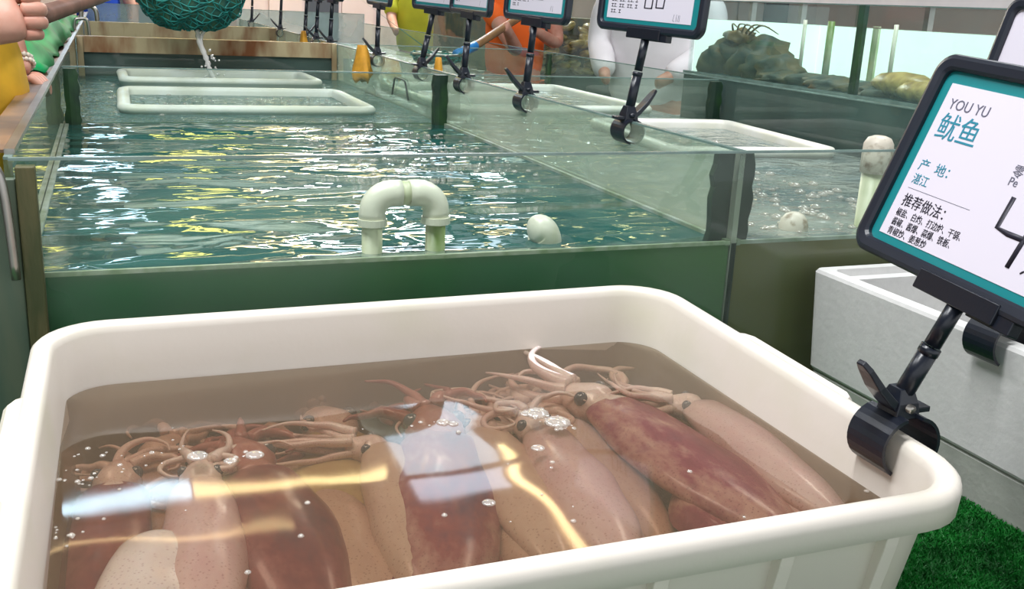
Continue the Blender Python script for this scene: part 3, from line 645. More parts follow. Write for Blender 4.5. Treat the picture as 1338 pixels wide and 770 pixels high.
    # jaws: two curved plates, axis along local x
    for sd in (-1, 1):
        bm = bmesh.new(); L = []; n = 12; a0, a1 = (radians(84), radians(-78)) if not open_jaw else (radians(80), radians(-58))
        half = .026
        for k in range(n + 1):
            a = a0 + (a1 - a0) * k / n; off = .004 if open_jaw else 0
            co, si = cos(a), sin(a); ro = ring_r + .0018; ri = ring_r - .0018
            L.append([(-half, sd * (ro * co + off), ro * si), (half, sd * (ro * co + off), ro * si), (half, sd * (ri * co + off), ri * si), (-half, sd * (ri * co + off), ri * si)])
        loft(bm, L); part('jaw', bm, 'black', smooth=False)
        if not open_jaw:
            bm = bmesh.new(); tube(bm, [(-half + .001, 0, 0)] + [(half - .001, 0, 0)], .001, 6); bm.free()
    # lever
    bm = bmesh.new(); L = []; 
    for k, (yy, zz2, hw, th) in enumerate(((.006, ring_r + .004, .012, .005), (.018, ring_r + .014, .012, .0045), (.034, ring_r + .030, .0115, .004), (.048, ring_r + .048, .009, .0032), (.055, ring_r + .056, .005, .0028))):
        q = lever_side * th * .7
        L.append([(-hw, lever_side * yy - q, zz2 + th * .7), (hw, lever_side * yy - q, zz2 + th * .7), (hw, lever_side * yy + q, zz2 - th * .7), (-hw, lever_side * yy + q, zz2 - th * .7)])
    loft(bm, L); part('lever', bm, 'black', bevel=.0012)
    bm = bmesh.new(); bx(bm, -.012, .012, -lever_side * .030, -lever_side * .004, ring_r + .000, ring_r + .006); part('short_lever', bm, 'black', bevel=.001)
    return root

def rot_ypr(yaw, pitch, roll):
    return Matrix.Rotation(yaw, 4, 'Z') @ Matrix.Rotation(pitch, 4, 'X') @ Matrix.Rotation(roll, 4, 'Y')
# big sign clamped on the tub's right rim
SB = 1.05
clampM = Matrix.Translation((.712, .722, .948)) @ Matrix.Rotation(-pi / 2, 4, 'Z')
Hw = rot_ypr(-1.6238, -.3339, .0651)
TLw = Vector((.7783 * SB, .7869 * SB, CZ - .0562 * SB))
bc = TLw + Hw.to_3x3() @ Vector((.137 * SB, 0, -.184 * SB))
headW = Matrix.Translation(bc) @ Hw
r = empty('price_sign', mtx=clampM)
make_sign(r, clampM.inverted() @ headW, 'large black framed squid price card clamped to the right rim of the tub', None, .1, lever_side=-1, s=SB, ring_r=.030, content='full', open_jaw=True, ring_m=1)
# second sign on the foam box
cl2 = Matrix.Translation((1.068, .930, .955)) @ Matrix.Rotation(-pi / 2, 4, 'Z')
h2 = Matrix.Translation((1.135, .965, 1.175)) @ rot_ypr(-1.60, -.22, .06)
r = empty('price_sign', mtx=cl2)
make_sign(r, cl2.inverted() @ h2, 'black framed blank lilac-white card clamped to the foam box behind the large card', None, .1, lever_side=1, s=1.0, ring_r=.030, blank=True, open_jaw=True, ring_m=1)
# row of signs on the divider
hang = ((1.746, -1.43, .022, 'squid', 1, 5, .183, 'black framed teal price card nearest on the divider glass, lever pointing right'),
        (2.276, -1.49, .012, '', -1, 4, .187, 'second price card from the front on the divider glass'),
        (2.742, -1.56, .010, '', -1, 3, .190, 'third price card from the front on the divider glass'),
        (3.164, -1.45, .032, '', 1, 2, .192, 'fourth price card from the front, leaning, with a yellow cloth by its clamp'),
        (3.752, -1.56, .004, '', -1, 1, .195, 'fifth price card from the front, with a yellow cloth on its lever'))
for (y, yaw, dx, _, lv, ct, sl, lab) in hang:
    cm = Matrix.Translation((X1, y, GT - .017)) @ Matrix.Rotation(-pi / 2, 4, 'Z')
    hm = Matrix.Translation((X1 + dx, y - dx * .2, GT - .017 + sl)) @ rot_ypr(yaw, -.06, .02)
    r = empty('price_sign', mtx=cm); make_sign(r, cm.inverted() @ hm, lab, 'price cards on the divider glass', .1, lever_side=lv, s=1.0, content=str(ct))
for k, (y, yaw, lv, lab) in enumerate(((4.62, -1.5, -1, 'sixth price card on the divider, just past the near crossbeam'), (4.95, -1.6, -1, 'seventh price card on the divider, overlapping its neighbours'), (5.25, -1.45, 1, 'eighth price card on the divider, third from the far end'),
                                       (6.05, -1.6, -1, 'ninth price card on the divider, by the far crossbeam'), (7.3, -1.5, 1, 'last price card on the divider glass, farthest away'))):
    cm = Matrix.Translation((X1, y, GT - .017)) @ Matrix.Rotation(-pi / 2, 4, 'Z')
    hm = Matrix.Translation((X1 + .01, y, GT - .017 + .20)) @ rot_ypr(yaw, -.05, .02)
    r = empty('price_sign', mtx=cm); make_sign(r, cm.inverted() @ hm, lab, 'price cards on the divider glass', .1, lever_side=lv, s=1.0, content='1')

# yellow cloths
def rag(x, y, z, h, wd, lab, sd):
    bm = bmesh.new(); n = 14; L = []; rq = random.Random(sd)
    for i in range(9):
        t = i / 8; ww = wd * (.45 + .55 * t ** .7) * (1 - .35 * max(0, t - .85) / .15); ring = []
        for k in range(n):
            a = 2 * pi * k / n; f = 1 + .22 * sin(a * 4 + sd) * (.3 + t) + .08 * sin(7 * a + i)
            ring.append((ww * f * cos(a) * .42, ww * f * sin(a) * .62 - .01 * t, -h * t + .012 * sin(a * 3 + sd) * t + (.006 if i == 0 else 0)))
        L.append(ring)
    loft(bm, L); o = obj('yellow_cloth', bm, 'gold_rag', smooth=True); o.location = (x, y, z); tag(o, lab, 'cloth', 'yellow cloths on the divider'); return o
rag(X1 - .060, 3.74, GT + .030, .120, .085, 'folded yellow cloth hanging from the lever of the fifth price card', 1)
rag(X1 + .035, 3.10, GT + .030, .155, .045, 'narrow yellow cloth hanging over the glass beside the fourth price card', 2)
rag(X1 - .055, 4.98, GT + .030, .120, .055, 'yellow cloth hanging from a clamp near the rusty crossbeam', 3)

# ================================================================ PVC PIPES
def pvc_u():
    t = empty('pvc_pipe', (.39, 1.40, TW)); y = 0; hx = .048; top = .098; R_ = .0205
    for sx in (-hx, hx):
        bm = bmesh.new(); tube(bm, [(sx, y, -.33), (sx, y, top - .048)], .0150, 18); obj('leg', bm, 'pvc_green', t, smooth=True)
    for sd in (-1, 1):
        bm = bmesh.new(); c = Vector((sd * (hx - .028), y, top - .040)); P = [Vector((sd * hx, y, top - .052))]; 
        P += [c + Vector((sd * .028 * cos(a), 0, .028 * sin(a))) for a in [k * pi / 2 / 7 for k in range(8)]]; P.append(Vector((sd * .006, y, top - .012)))
        rr_ = [R_ - .0005] + [R_ - .001] * 8 + [R_ - .001]; tube(bm, P, rr_, 18); e = obj('elbow', bm, 'pvc', t, smooth=True)
        bm = bmesh.new(); tube(bm, [(sd * hx, y, top - .058), (sd * hx, y, top - .048)], R_ + .0012, 18); obj('collar', bm, 'pvc', e, smooth=False)
    bm = bmesh.new(); tube(bm, [(-.0065, y, top - .012), (.0065, y, top - .012)], R_ - .0024, 18); obj('coupling', bm, 'pvc_green', t, smooth=True)
    tag(t, 'cream white u-shaped pvc pipe standing in the tank water', 'pipe')
pvc_u()
t = empty('pvc_elbow', (.629, 1.425, TW + .014)); bm = bmesh.new()
tube(bm, [(0, 0, -.33), (0, 0, -.06)], .0215, 18); obj('leg', bm, 'pvc_green', t, smooth=True)
bm = bmesh.new(); P = [Vector((0, 0, -.075)), Vector((0, 0, -.03))] + [Vector((-.0 + .020 * (cos(a) - 1) * .9, -.004 * (1 - cos(a)), -.028 + .038 * sin(a) * .9)) for a in [k * pi / 2 / 6 for k in range(1, 7)]] + [Vector((-.030, -.006, .006))]
tube(bm, P, [.0265, .0265] + [.0270, .0270, .0268, .0264, .0256, .0240] + [.018], 18); obj('elbow', bm, 'pvc', t, smooth=True, sub=1)
tag(t, 'algae-stained pvc elbow poking out of the water right of the u-shaped pipe', 'pipe')
t = empty('pvc_standpipe', (1.262, 1.425, TW)); bm = bmesh.new(); tube(bm, [(0, 0, -.30), (0, 0, .105)], .0225, 20); obj('pipe', bm, 'pvc_green', t, smooth=True)
bm = bmesh.new(); tube(bm, [(0, 0, .098), (0, 0, .130), (0, 0, .150), (0, 0, .160), (0, 0, .164)], [.0265, .0268, .0258, .020, .010], 20); obj('cap', bm, 'pvc_spot', t, smooth=True)
tag(t, 'stained pvc standpipe with a speckled cap partly hidden by the large price card', 'pipe')
# bubble domes in the right cell
t = empty('pvc_standpipe', (1.105, 1.43, TW)); bm = bmesh.new(); tube(bm, [(0, 0, -.30), (0, 0, -.002)], .0225, 20); obj('pipe', bm, 'pvc_green', t, smooth=True)
bm = bmesh.new(); tube(bm, [(0, 0, -.03), (0, 0, .006), (0, 0, .018), (0, 0, .026), (0, 0, .030)], [.0255, .0255, .0225, .016, .007], 20); obj('cap', bm, 'pvc_spot', t, smooth=True)
tag(t, 'short pipe with a rounded pale cap just above the water of the right cell', 'pipe')
bm = bmesh.new(); rb = random.Random(4)
def fdome(bm, x, y, r, z=TW + .0005):
    L = [[(x + r * cos(a) * cos(2 * pi * j / 8), y + r * cos(a) * sin(2 * pi * j / 8), z + r * .7 * sin(a)) for j in range(8)] for a in (0, .5, 1.0, 1.35)]; loft(bm, L)
for _ in range(160): fdome(bm, rb.uniform(1.0, 1.45), rb.uniform(1.40, 2.0), rb.choice((.003, .005, .008, .012)))
for _ in range(50): fdome(bm, rb.uniform(1.35, 1.6), rb.uniform(2.4, 2.75), rb.choice((.005, .008, .014)))
o = obj('surface_bubbles', bm, 'bubble', smooth=True); tag(o, 'bubbles on the pale water of the right cell', 'bubbles', kind='stuff')
bm = bmesh.new()
for _ in range(260): fdome(bm, rb.uniform(.45, .86), rb.uniform(2.0, 2.88), rb.choice((.002, .003, .005, .007)))
for _ in range(160): fdome(bm, rb.uniform(-.05, .86), rb.uniform(2.98, 4.3), rb.choice((.003, .005, .008)))
o = obj('surface_bubbles', bm, 'bubble', smooth=True); tag(o, 'bubbles on the dark water of the left cells', 'bubbles', kind='stuff')
# wire hook on the divider
bm = bmesh.new(); tube(bm, [(X1 - .010, 3.49, GT - .117), (X1 - .010, 3.46, GT - .062), (X1 - .010, 3.44, GT - .055), (X1 - .010, 3.34, GT - .055), (X1 - .010, 3.32, GT - .062), (X1 - .010, 3.28, GT - .117)], .0035, 8)
o = obj('wire_hook', bm, 'black', smooth=True); tag(o, 'small dark u-shaped bracket on the divider glass', 'hook')
# steel hook tube over the front left corner
def hook(path, r_, m, lab):
    o = tube_obj('steel_hook', path, r_, m, seg=12, n=5); tag(o, lab, 'hook', 'bent steel hooks over the rail'); return o
hook([(X0 - .20, 1.326, GT + .00), (X0 - .06, 1.326, GT + .004), (X0 - .022, 1.316, GT + .001), (X0 - .006, 1.312, GT - .022), (X0 + .000, 1.312, GT - .14)], .0055, 'steel', 'bent steel tube hooked over the front left corner of the tank')
hook([(X0 - .01, 4.9, GT + .01), (X0 - .005, 4.9, GT + .05), (X0 + .02, 4.9, GT + .058), (X0 + .045, 4.9, GT + .045), (X0 + .05, 4.9, GT - .06)], .007, 'steel', 'bent steel tube over the rail beyond the green sheet')
hook([(X0 - .01, 6.3, GT + .01), (X0 + .00, 6.3, GT + .07), (X0 + .04, 6.3, GT + .085), (X0 + .07, 6.3, GT + .06), (X0 + .075, 6.3, GT)], .012, 'steel', 'thicker bent steel tube at the far crossbeam')

# ================================================================ FLOATING TRAYS
def tray(name, cx, cy, w_, d_, rz, lab, slope=0, z=TW):
    t = empty(name, (cx, cy, z), (0, slope, rz)); r0 = .06
    def q(i, zz, r=None): return [(x, y, zz) for x, y in rrect(w_ - 2 * i, d_ - 2 * i, r or max(.02, r0 - i), 6)]
    bm = bmesh.new(); loft(bm, [q(.0, .006), q(-.002, .016), q(.004, .024), q(.018, .027), q(.032, .024), q(.036, .014), q(.040, -.05), q(.034, -.055), q(.010, -.04), q(.004, .004)], ring=True)
    ro = obj('rim', bm, 'basket', t, smooth=True)
    bm = bmesh.new(); n = 14
    for k in range(1, n):
        x = -w_ / 2 + .04 + (w_ - .08) * k / n; bx(bm, x - .0025, x + .0025, -d_ / 2 + .04, d_ / 2 - .04, -.055, -.045)
    g = obj('grid', bm, 'basket', t); g['kind'] = 'stuff'
    tag(t, lab, 'tray', 'floating white plastic trays'); return t
tray('floating_tray', .40, 3.42, .76, .62, -.01, 'white plastic tray floating nearer the camera in the left cell')
tray('floating_tray', .40, 4.16, .74, .44, .01, 'white plastic tray floating farther back below the rusty crossbeam', z=TW + .012)
tray('floating_tray', 1.60, 2.53, .50, .66, -.10, 'white plastic tray floating in the right cell')
tray('floating_tray', 1.42, 3.65, .80, .9, 0.0, 'white plastic tray floating in the middle cell of the right row')

# ================================================================ DISPLAY TANK ON THE RIGHT
XD = 2.03
dt = empty('display_tank', (XD + .3, 2.2, 0)); tag(dt, 'backlit pale aqua display tank of shellfish at the upper right', 'fish tank')
di = Matrix.Translation((-XD - .3, -2.2, 0)); ZB = 1.135; ZT = 1.390
def dbox(n, d, m, bevel=0): return box(n, d, m, dt, bevel=bevel, mtx=di)
dbox('base', (XD - .02, XD + .62, .9, 3.36, 0, ZB - .001), 'navy')
dbox('bottom_edge', (XD - .025, XD - .006, .9, 3.36, ZB - .006, ZB + .004), 'glass_edge')
g1 = dbox('glass_pane', (XD - .006, XD, .9, 3.36, ZB, ZT), 'glass_clear'); box('edge', (XD - .006, XD, .9, 3.36, ZT, ZT + .003), 'glass_edge', g1, mtx=di)
dbox('glass_pane', (XD, XD + .6, 3.352, 3.36, ZB, ZT), 'glass_clear')
dbox('back_panel', (XD + .56, XD + .57, .9, 3.35, ZB, ZT - .065), 'glowing')
dbox('added_glow_end', (XD + .006, XD + .558, 3.340, 3.350, ZB, ZT - .065), 'glowing')  # added glowing panel, fills the view past the end of the back panel
dbox('bar', (XD - .004, XD + .012, 2.425, 2.450, ZB, ZT), 'algae')
dbox('bar', (XD + .55, XD + .56, 3.0, 3.03, ZB, ZT - .06), 'pvc_green')
for y in (1.55, 1.78, 1.98, 2.10, 2.72, 3.05, 3.2):
    bm = bmesh.new(); tube(bm, [(XD + .38 - XD - .3, y - 2.2, ZB), (XD + .38 - XD - .3, y - 2.2, ZT - .05)], .0075 if y not in (3.05,) else .013, 10); obj('pipe', bm, 'pvc_green' if y in (3.05, 1.98, 1.55) else 'pvc', dt, smooth=True)
wt = dbox('water', (XD + .002, XD + .555, .92, 3.338, ZB + .002, ZT - .062), sheet_mat('display_water', (.93, .98, .95), (.45, .75, .68), .04, ior=1.05))
def lump(name, x, y, z, rx, ry, rz_, m, sd, rough=.25, rot=0):
    bm = bmesh.new(); bmesh.ops.create_icosphere(bm, subdivisions=3, radius=1)
    for v in bm.verts:
        n = noise.noise(v.co * 1.6 + Vector((sd * 3.1, sd, 0))) + .6 * noise.noise(v.co * 4.1 + Vector((sd * 1.7, 5, sd))); v.co *= 1 + rough * n; v.co = Vector((v.co.x * rx, v.co.y * ry, v.co.z * rz_))
    o = obj(name, bm, m, smooth=True); o.location = (x, y, z); o.rotation_euler = (0, 0, rot); return o
rk = random.Random(9)
i = 0
for y in [3.30, 3.22, 3.15, 3.06, 2.98, 2.90, 2.80, 2.72, 2.62, 2.52, 2.42, 2.33, 2.24, 2.15]:
    h = .075 if y > 3.1 else (.045 if y > 2.9 else .020)
    o = lump('rock', XD + .10 + rk.uniform(-.02, .05), y, ZB + h * .6, .085, .06 + .02 * rk.random(), h * (1 + .3 * rk.random()), 'rock', i, .5); tag(o, 'dark rock on the display tank floor, ' + ['farthest', 'second', 'third', 'fourth', 'fifth', 'sixth', 'seventh', 'eighth', 'ninth', 'tenth', 'eleventh', 'twelfth', 'thirteenth', 'nearest'][i] + (' of the row' if i in (0, 13) else ' from the far end'), 'rock', 'rocks in the display tank'); i += 1
for (x, y, z, a, b_, c, lab) in ((XD + .10, 2.34, .040, .06, .12, .036, 'large tan clam on the floor of the display tank, upper one'), (XD + .06, 2.20, .030, .05, .11, .030, 'large tan clam beside the edge of the big price card'),):
    o = lump('clam', x, y, ZB + z, a, b_, c, 'shell_tan', 3, .1); tag(o, lab, 'clam', 'clams in the display tank')
o = lump('rock', XD + .22, 3.22, ZB + .06, .09, .10, .055, 'rock', 21, .9); tag(o, 'tall dark rock at the far end of the backlit display tank', 'rock', 'rocks in the display tank')
# antennae of a lobster-like animal
o = lump('crab', XD + .12, 3.22, ZB + .135, .05, .06, .028, 'shell', 8, .4); tag(o, 'dark brown crustacean sitting on top of the rocks in the display tank', 'crustacean')
for k in range(5):
    bm = bmesh.new(); y = .05 - k * .025; tube(bm, cr_spline([(0, y, .01), (-.04, y - .05 - k * .02, .045), (-.06, y - .14 - k * .03, .02 + .02 * (k % 2))], 5), [.005 - .00038 * q for q in range(11)], 6)
    obj('leg', bm, 'shell', o, smooth=True)

# steel racks behind the display tank
rack = empty('steel_rack', (4.5, 4.2, 0)); tag(rack, 'white and grey steel rack behind the display tank', 'rack')
for k in range(9):
    box('post', (-.02, .02, -2.4 + k * .6, -2.36 + k * .6, 0, 2.2), 'steel', rack)
for z in (.5, 1.0, 1.44, 1.9): box('shelf', (-.2, .2, -2.5, 2.6, z, z + .05), 'white_cloth', rack)

# far shell tank behind the third card
st = empty('shell_tank', (2.75, 6.9, 0)); tag(st, 'glass tank heaped with golden brown shells behind the orange shirt', 'fish tank')
box('base', (-.45, .45, -.75, .75, 0, .90), 'navy', st); box('dark_backing', (-.43, .43, -.52, .7, .901, 1.27), 'rock', st); box('glass_pane', (-.45, .45, -.76, -.75, .90, 1.5), 'glass', st); box('glass_pane', (-.46, -.45, -.75, .75, .90, 1.5), 'glass', st)  # the inner dark block is added as a background behind the clams
for k in range(70):
    x, y = 2.75 + rk.uniform(-.40, .40), 6.9 + rk.uniform(-.70, .2); lv = k // 24
    o = lump('clam', x, y, .925 + lv * .045 + rk.uniform(0, .12), .055, .04, .024, 'shell_tan' if k % 3 else 'shell', k, .15, rk.uniform(0, 6)) if False else None
base_clam = None
for k in range(90):
    x, y = 2.75 + rk.uniform(-.41, .41), 6.9 + rk.uniform(-.70, -.5); z = .93 + .036 * (k % 9)
    if base_clam is None: o = base_clam = lump('clam', x, y, z, .058, .045, .026, 'shell_tan', 2, .15)
    else: o = base_clam.copy(); COL.objects.link(o); o.location = (x, y, z)
    o.rotation_euler = (rk.uniform(-.5, .5), rk.uniform(-.5, .5), rk.uniform(0, 6)); tag(o, 'golden brown clam heaped in the far shell tank', 'clam', 'clams in the far shell tank')

# ================================================================ PEOPLE
def skin_chain(name, verts, edges, radii, m, parent, root=0, sub=2):
    me = bpy.data.meshes.new(name); me.from_pydata(verts, edges, []); me.materials.append(M[m]); o = bpy.data.objects.new(name, me); COL.objects.link(o)
    if parent: o.parent = parent
    md = o.modifiers.new('skin', 'SKIN'); md.use_smooth_shade = True; md.use_x_symmetry = False
    lay = me.skin_vertices[0].data if me.skin_vertices else None
    if lay is None:
        bm = bmesh.new(); bm.from_mesh(me); bm.verts.layers.skin.verify(); bm.to_mesh(me); bm.free(); lay = me.skin_vertices[0].data
    for i, rr_ in enumerate(radii):
        lay[i].radius = (rr_, rr_) if not hasattr(rr_, '__len__') else rr_; lay[i].use_root = (i == root)
    s_ = o.modifiers.new('sub', 'SUBSURF'); s_.levels = s_.render_levels = sub
    return o
def add_face(t, hc, fwd=0):
    bm = bmesh.new(); bmesh.ops.create_uvsphere(bm, u_segments=18, v_segments=12, radius=1)
    bmesh.ops.delete(bm, geom=[q for q in bm.verts if q.co.z < -.45 or (q.co.y > .12 and q.co.z < .42)], context='VERTS')
    bmesh.ops.transform(bm, matrix=Matrix.Translation(hc + Vector((0, -.012, .022))) @ Matrix.Diagonal((.094, .112, .112, 1)), verts=bm.verts); h = obj('hair', bm, 'hair', t, smooth=True)
    sd_ = h.modifiers.new('solid', 'SOLIDIFY'); sd_.thickness = .008
    for sd in (-1, 1):
        bm = bmesh.new(); bmesh.ops.create_uvsphere(bm, u_segments=8, v_segments=6, radius=.010); bmesh.ops.transform(bm, matrix=Matrix.Translation(hc + Vector((sd * .030, .082 + fwd, -.008))), verts=bm.verts); obj('eye', bm, 'hair', t, smooth=True)
        bm = bmesh.new(); bmesh.ops.create_uvsphere(bm, u_segments=8, v_segments=6, radius=1); bmesh.ops.transform(bm, matrix=Matrix.Translation(hc + Vector((sd * .080, 0, -.02))) @ Matrix.Diagonal((.010, .016, .028, 1)), verts=bm.verts); obj('ear', bm, 'skin', t, smooth=True)
    bm = bmesh.new(); tube(bm, [hc + Vector((0, .084 + fwd, .0)), hc + Vector((0, .102 + fwd, -.03)), hc + Vector((0, .086 + fwd, -.038))], [.007, .012, .006], 8); obj('nose', bm, 'skin', t, smooth=True)
    bm = bmesh.new(); tube(bm, [hc + Vector((-.022, .080 + fwd, -.060)), hc + Vector((0, .088 + fwd, -.062)), hc + Vector((.022, .080 + fwd, -.060))], [.003, .005, .003], 6); obj('mouth', bm, 'red_cloth', t, smooth=True)
def person(loc, face, shirt, trousers, label, arms, height=1.68, bulk=1.0, lean=0, sleeve=1.0, long=False):
    """loc: feet; face: heading angle (local +y is forward). arms: ((elbow),(wrist)) right then left, in local coordinates."""
    t = empty('person', loc, (0, 0, face)); k = height / 1.68
    def v(x, y, z): return (x * k, y * k, z * k)
    sh = 1.38; hp = .90
    V = [v(0, 0, hp), v(0, lean * .3, 1.08), v(0, lean * .7, 1.25), v(0, lean, 1.40), v(0, lean + .01, 1.47), v(0, lean + .02, 1.55), v(0, lean + .03, 1.63)]
    E = [(0, 1), (1, 2), (2, 3), (3, 4), (4, 5), (5, 6)]; Rr = [(.165 * bulk, .115), (.150 * bulk, .105), (.165 * bulk, .115), (.095, .075), .055, (.078, .095), (.070, .085)]
    ids = {}
    for sd, (el, wr) in zip((1, -1), arms):
        b0 = len(V); V += [v(sd * .19 * bulk, lean, sh), el, wr, tuple(Vector(wr) + (Vector(wr) - Vector(el)).normalized() * .07)]; E += [(3, b0), (b0, b0 + 1), (b0 + 1, b0 + 2), (b0 + 2, b0 + 3)]
        Rr += [.062, .045, .029, (.038, .02)]; ids[sd] = b0
    for sd in (1, -1):
        b0 = len(V); V += [v(sd * .10, 0, .82), v(sd * .11, .02, .48), v(sd * .11, -.02, .08), v(sd * .115, .13, .03)]; E += [(0, b0), (b0, b0 + 1), (b0 + 1, b0 + 2), (b0 + 2, b0 + 3)]; Rr += [.095, .060, .042, .04]
        ids[10 * sd] = b0
    body = skin_chain('body', V, E, Rr, 'skin', t)
    # shirt
    sv = [v(0, 0, hp - .04), V[1], V[2], V[3]]; se = [(0, 1), (1, 2), (2, 3)]; sr = [(.19 * bulk, .14), (.175 * bulk, .13), (.19 * bulk, .14), (.11, .09)]
    for sd in (1, -1):
        b0 = len(sv); a = Vector(V[ids[sd]]); e = Vector(V[ids[sd] + 1]); sv += [tuple(a), tuple(a + (e - a) * sleeve * .92)]; se += [(3, b0), (b0, b0 + 1)]; sr += [.082, .072]
        if long: w3 = Vector(V[ids[sd] + 2]); sv.append(tuple(w3)); se.append((b0 + 1, b0 + 2)); sr.append(.055)
    skin_chain('shirt', sv, se, sr, shirt, t)
    tv = [v(0, 0, hp - .01)]; te = []; tr_ = [(.17 * bulk, .13)]
    for sd in (1, -1):
        b0 = len(tv); c = ids[10 * sd]; tv += [V[c], V[c + 1], V[c + 2]]; te += [(0, b0), (b0, b0 + 1), (b0 + 1, b0 + 2)]; tr_ += [.110, .085, .075]
    skin_chain('trousers', tv, te, tr_, trousers, t)
    add_face(t, Vector(V[5]) * .4 + Vector(V[6]) * .6)
    tag(t, label, 'person'); return t, V, ids

# yellow shirt person at the left rail (faces +x: local +y -> world +x, right arm towards the camera)
fa = -pi / 2
def to_local(p, loc, face):
    d = Vector(p) - Vector(loc); return tuple(Matrix.Rotation(-face, 3, 'Z') @ d)
LA = (-.385, 2.12, 0)
wristR = (-.188, 1.860, 1.272); elbowR = (-.44, 1.84, 1.19); wristL = (-.172, 2.355, 1.178); elbowL = (-.215, 2.43, 1.29)
# arms go (x>0 side) right first: with face -90 degrees local +x is world -y
def person_left():
    t = empty('person', LA, (0, 0, fa)); inv_ = t.matrix_basis.inverted() if False else None
    Lc = lambda p: to_local(p, LA, fa)
    V = [Lc((-.40, 2.12, .90)), Lc((-.37, 2.12, 1.05)), Lc((-.36, 2.13, 1.22)), Lc((-.36, 2.13, 1.42)), Lc((-.35, 2.13, 1.50)), Lc((-.33, 2.13, 1.60)), Lc((-.32, 2.13, 1.69))]
    E = [(i, i + 1) for i in range(6)]; Rr = [(.13, .15), (.12, .15), (.13, .16), (.09, .11), .055, (.09, .078), (.085, .07)]
    def add(p, par, r_): V.append(Lc(p)); E.append((par, len(V) - 1)); Rr.append(r_); return len(V) - 1
    a = add((-.37, 1.94, 1.40), 3, .060); b_ = add(elbowR, a, .046); c = add(wristR, b_, .033); pm = add((-.152, 1.862, 1.286), c, (.043, .028))
    kn = add((-.122, 1.868, 1.293), pm, (.043, .026))
    a2 = add((-.36, 2.33, 1.40), 3, .060); b2 = add(elbowL, a2, .045); c2 = add(wristL, b2, .023); p2 = add((-.164, 2.33, 1.160), c2, (.029, .018))
    for sd in (1, -1):
        h = add((-.40, 2.12 - sd * .10, .82), 0, .095); k_ = add((-.38, 2.12 - sd * .11, .47), h, .06); an = add((-.41, 2.12 - sd * .11, .08), k_, .042); add((-.29, 2.12 - sd * .115, .03), an, .04)
    body = skin_chain('body', V, E, Rr, 'skin', t)
    # fingers of the right hand wrap the pole (axis along +y through (-.098, *, 1.288))
    for f, zz in enumerate((1.324, 1.304, 1.284, 1.265)):
        rF = (.0115, .012, .0118, .0100)[f]; kx = (-.108, -.100, -.100, -.107)[f]
        P = [(-.130, 1.866, zz - .002), (kx, 1.868, zz), (kx + .004, 1.888, zz - .002), (kx - .006, 1.908, zz - .004), (kx - .026, 1.918, zz - .004), (kx - .036, 1.906, zz - .004)]
        skin_chain('finger', [Lc(q) for q in P], [(i, i + 1) for i in range(5)], [rF * 1.15, rF * 1.15, rF, rF, rF * .95, rF * .8], 'skin', t)
    P = [(-.170, 1.872, 1.300), (-.145, 1.890, 1.322), (-.112, 1.905, 1.332), (-.086, 1.915, 1.326)]
    skin_chain('thumb', [Lc(q) for q in P], [(0, 1), (1, 2), (2, 3)], [.018, .016, .014, .010], 'skin', t)
    for f in range(4):
        x = -.160 + .003 * f; yy = 2.285 + f * .018
        skin_chain('finger', [Lc((-.153, yy + .01, 1.158)), Lc((x + .015, yy, 1.158)), Lc((x + .030, yy, 1.140)), Lc((x + .030, yy, 1.118))], [(0, 1), (1, 2), (2, 3)], [.010, .0095, .009, .0075], 'skin', t)
    skin_chain('thumb', [Lc((-.16, 2.32, 1.158)), Lc((-.175, 2.285, 1.150)), Lc((-.178, 2.26, 1.135))], [(0, 1), (1, 2)], [.012, .010, .008], 'skin', t)
    sv = [Lc((-.39, 2.12, .86)), Lc((-.30, 2.12, 1.05)), Lc((-.275, 2.12, 1.19)), Lc((-.34, 2.13, 1.42))]; se = [(0, 1), (1, 2), (2, 3)]; sr = [(.16, .16), (.17, .17), (.165, .165), (.10, .12)]
    sv += [Lc((-.37, 1.94, 1.40)), Lc((-.405, 1.86, 1.24)), Lc((-.36, 2.33, 1.40)), Lc((-.235, 2.40, 1.31)), ]; se += [(3, 4), (4, 5), (3, 6), (6, 7)]; sr += [.08, .072, .08, .070]
    skin_chain('shirt', sv, se, sr, 'yellow_cloth', t)
    tv = [Lc((-.40, 2.12, .88))]; te = []; tr_ = [(.15, .17)]
    for sd in (1, -1):
        b0 = len(tv); tv += [Lc((-.40, 2.12 - sd * .10, .82)), Lc((-.38, 2.12 - sd * .11, .47)), Lc((-.41, 2.12 - sd * .11, .08))]; te += [(0, b0), (b0, b0 + 1), (b0 + 1, b0 + 2)]; tr_ += [.11, .085, .07]
    skin_chain('trousers', tv, te, tr_, 'navy_cloth', t)
    add_face(t, Vector(Lc((-.325, 2.13, 1.645))), .004)
    br = bmesh.new(); w0 = Vector(Lc(wristL)); ax = (Vector(Lc(wristL)) - Vector(Lc(elbowL))).normalized(); u_ = ax.cross(Vector((0, 0, 1))).normalized(); v_ = ax.cross(u_)
    bo = None
    for q in range(18):
        a_ = 2 * pi * q / 18
        for rw in (-.006, .006):
            bmesh.ops.create_icosphere(br, subdivisions=1, radius=.0058, matrix=Matrix.Translation(w0 - ax * .004 + ax * rw + (u_ * cos(a_) + v_ * sin(a_)) * .027))
    obj('bracelet', br, 'pearl', t, smooth=True)
    tag(t, 'person in a yellow shirt and beaded bracelet at the left rail, gripping a net pole', 'person')
person_left()

def arms_down(k=1): return (((.24, .02, 1.12), (.23, .12, .92)), ((-.24, .02, 1.12), (-.23, .12, .92)))
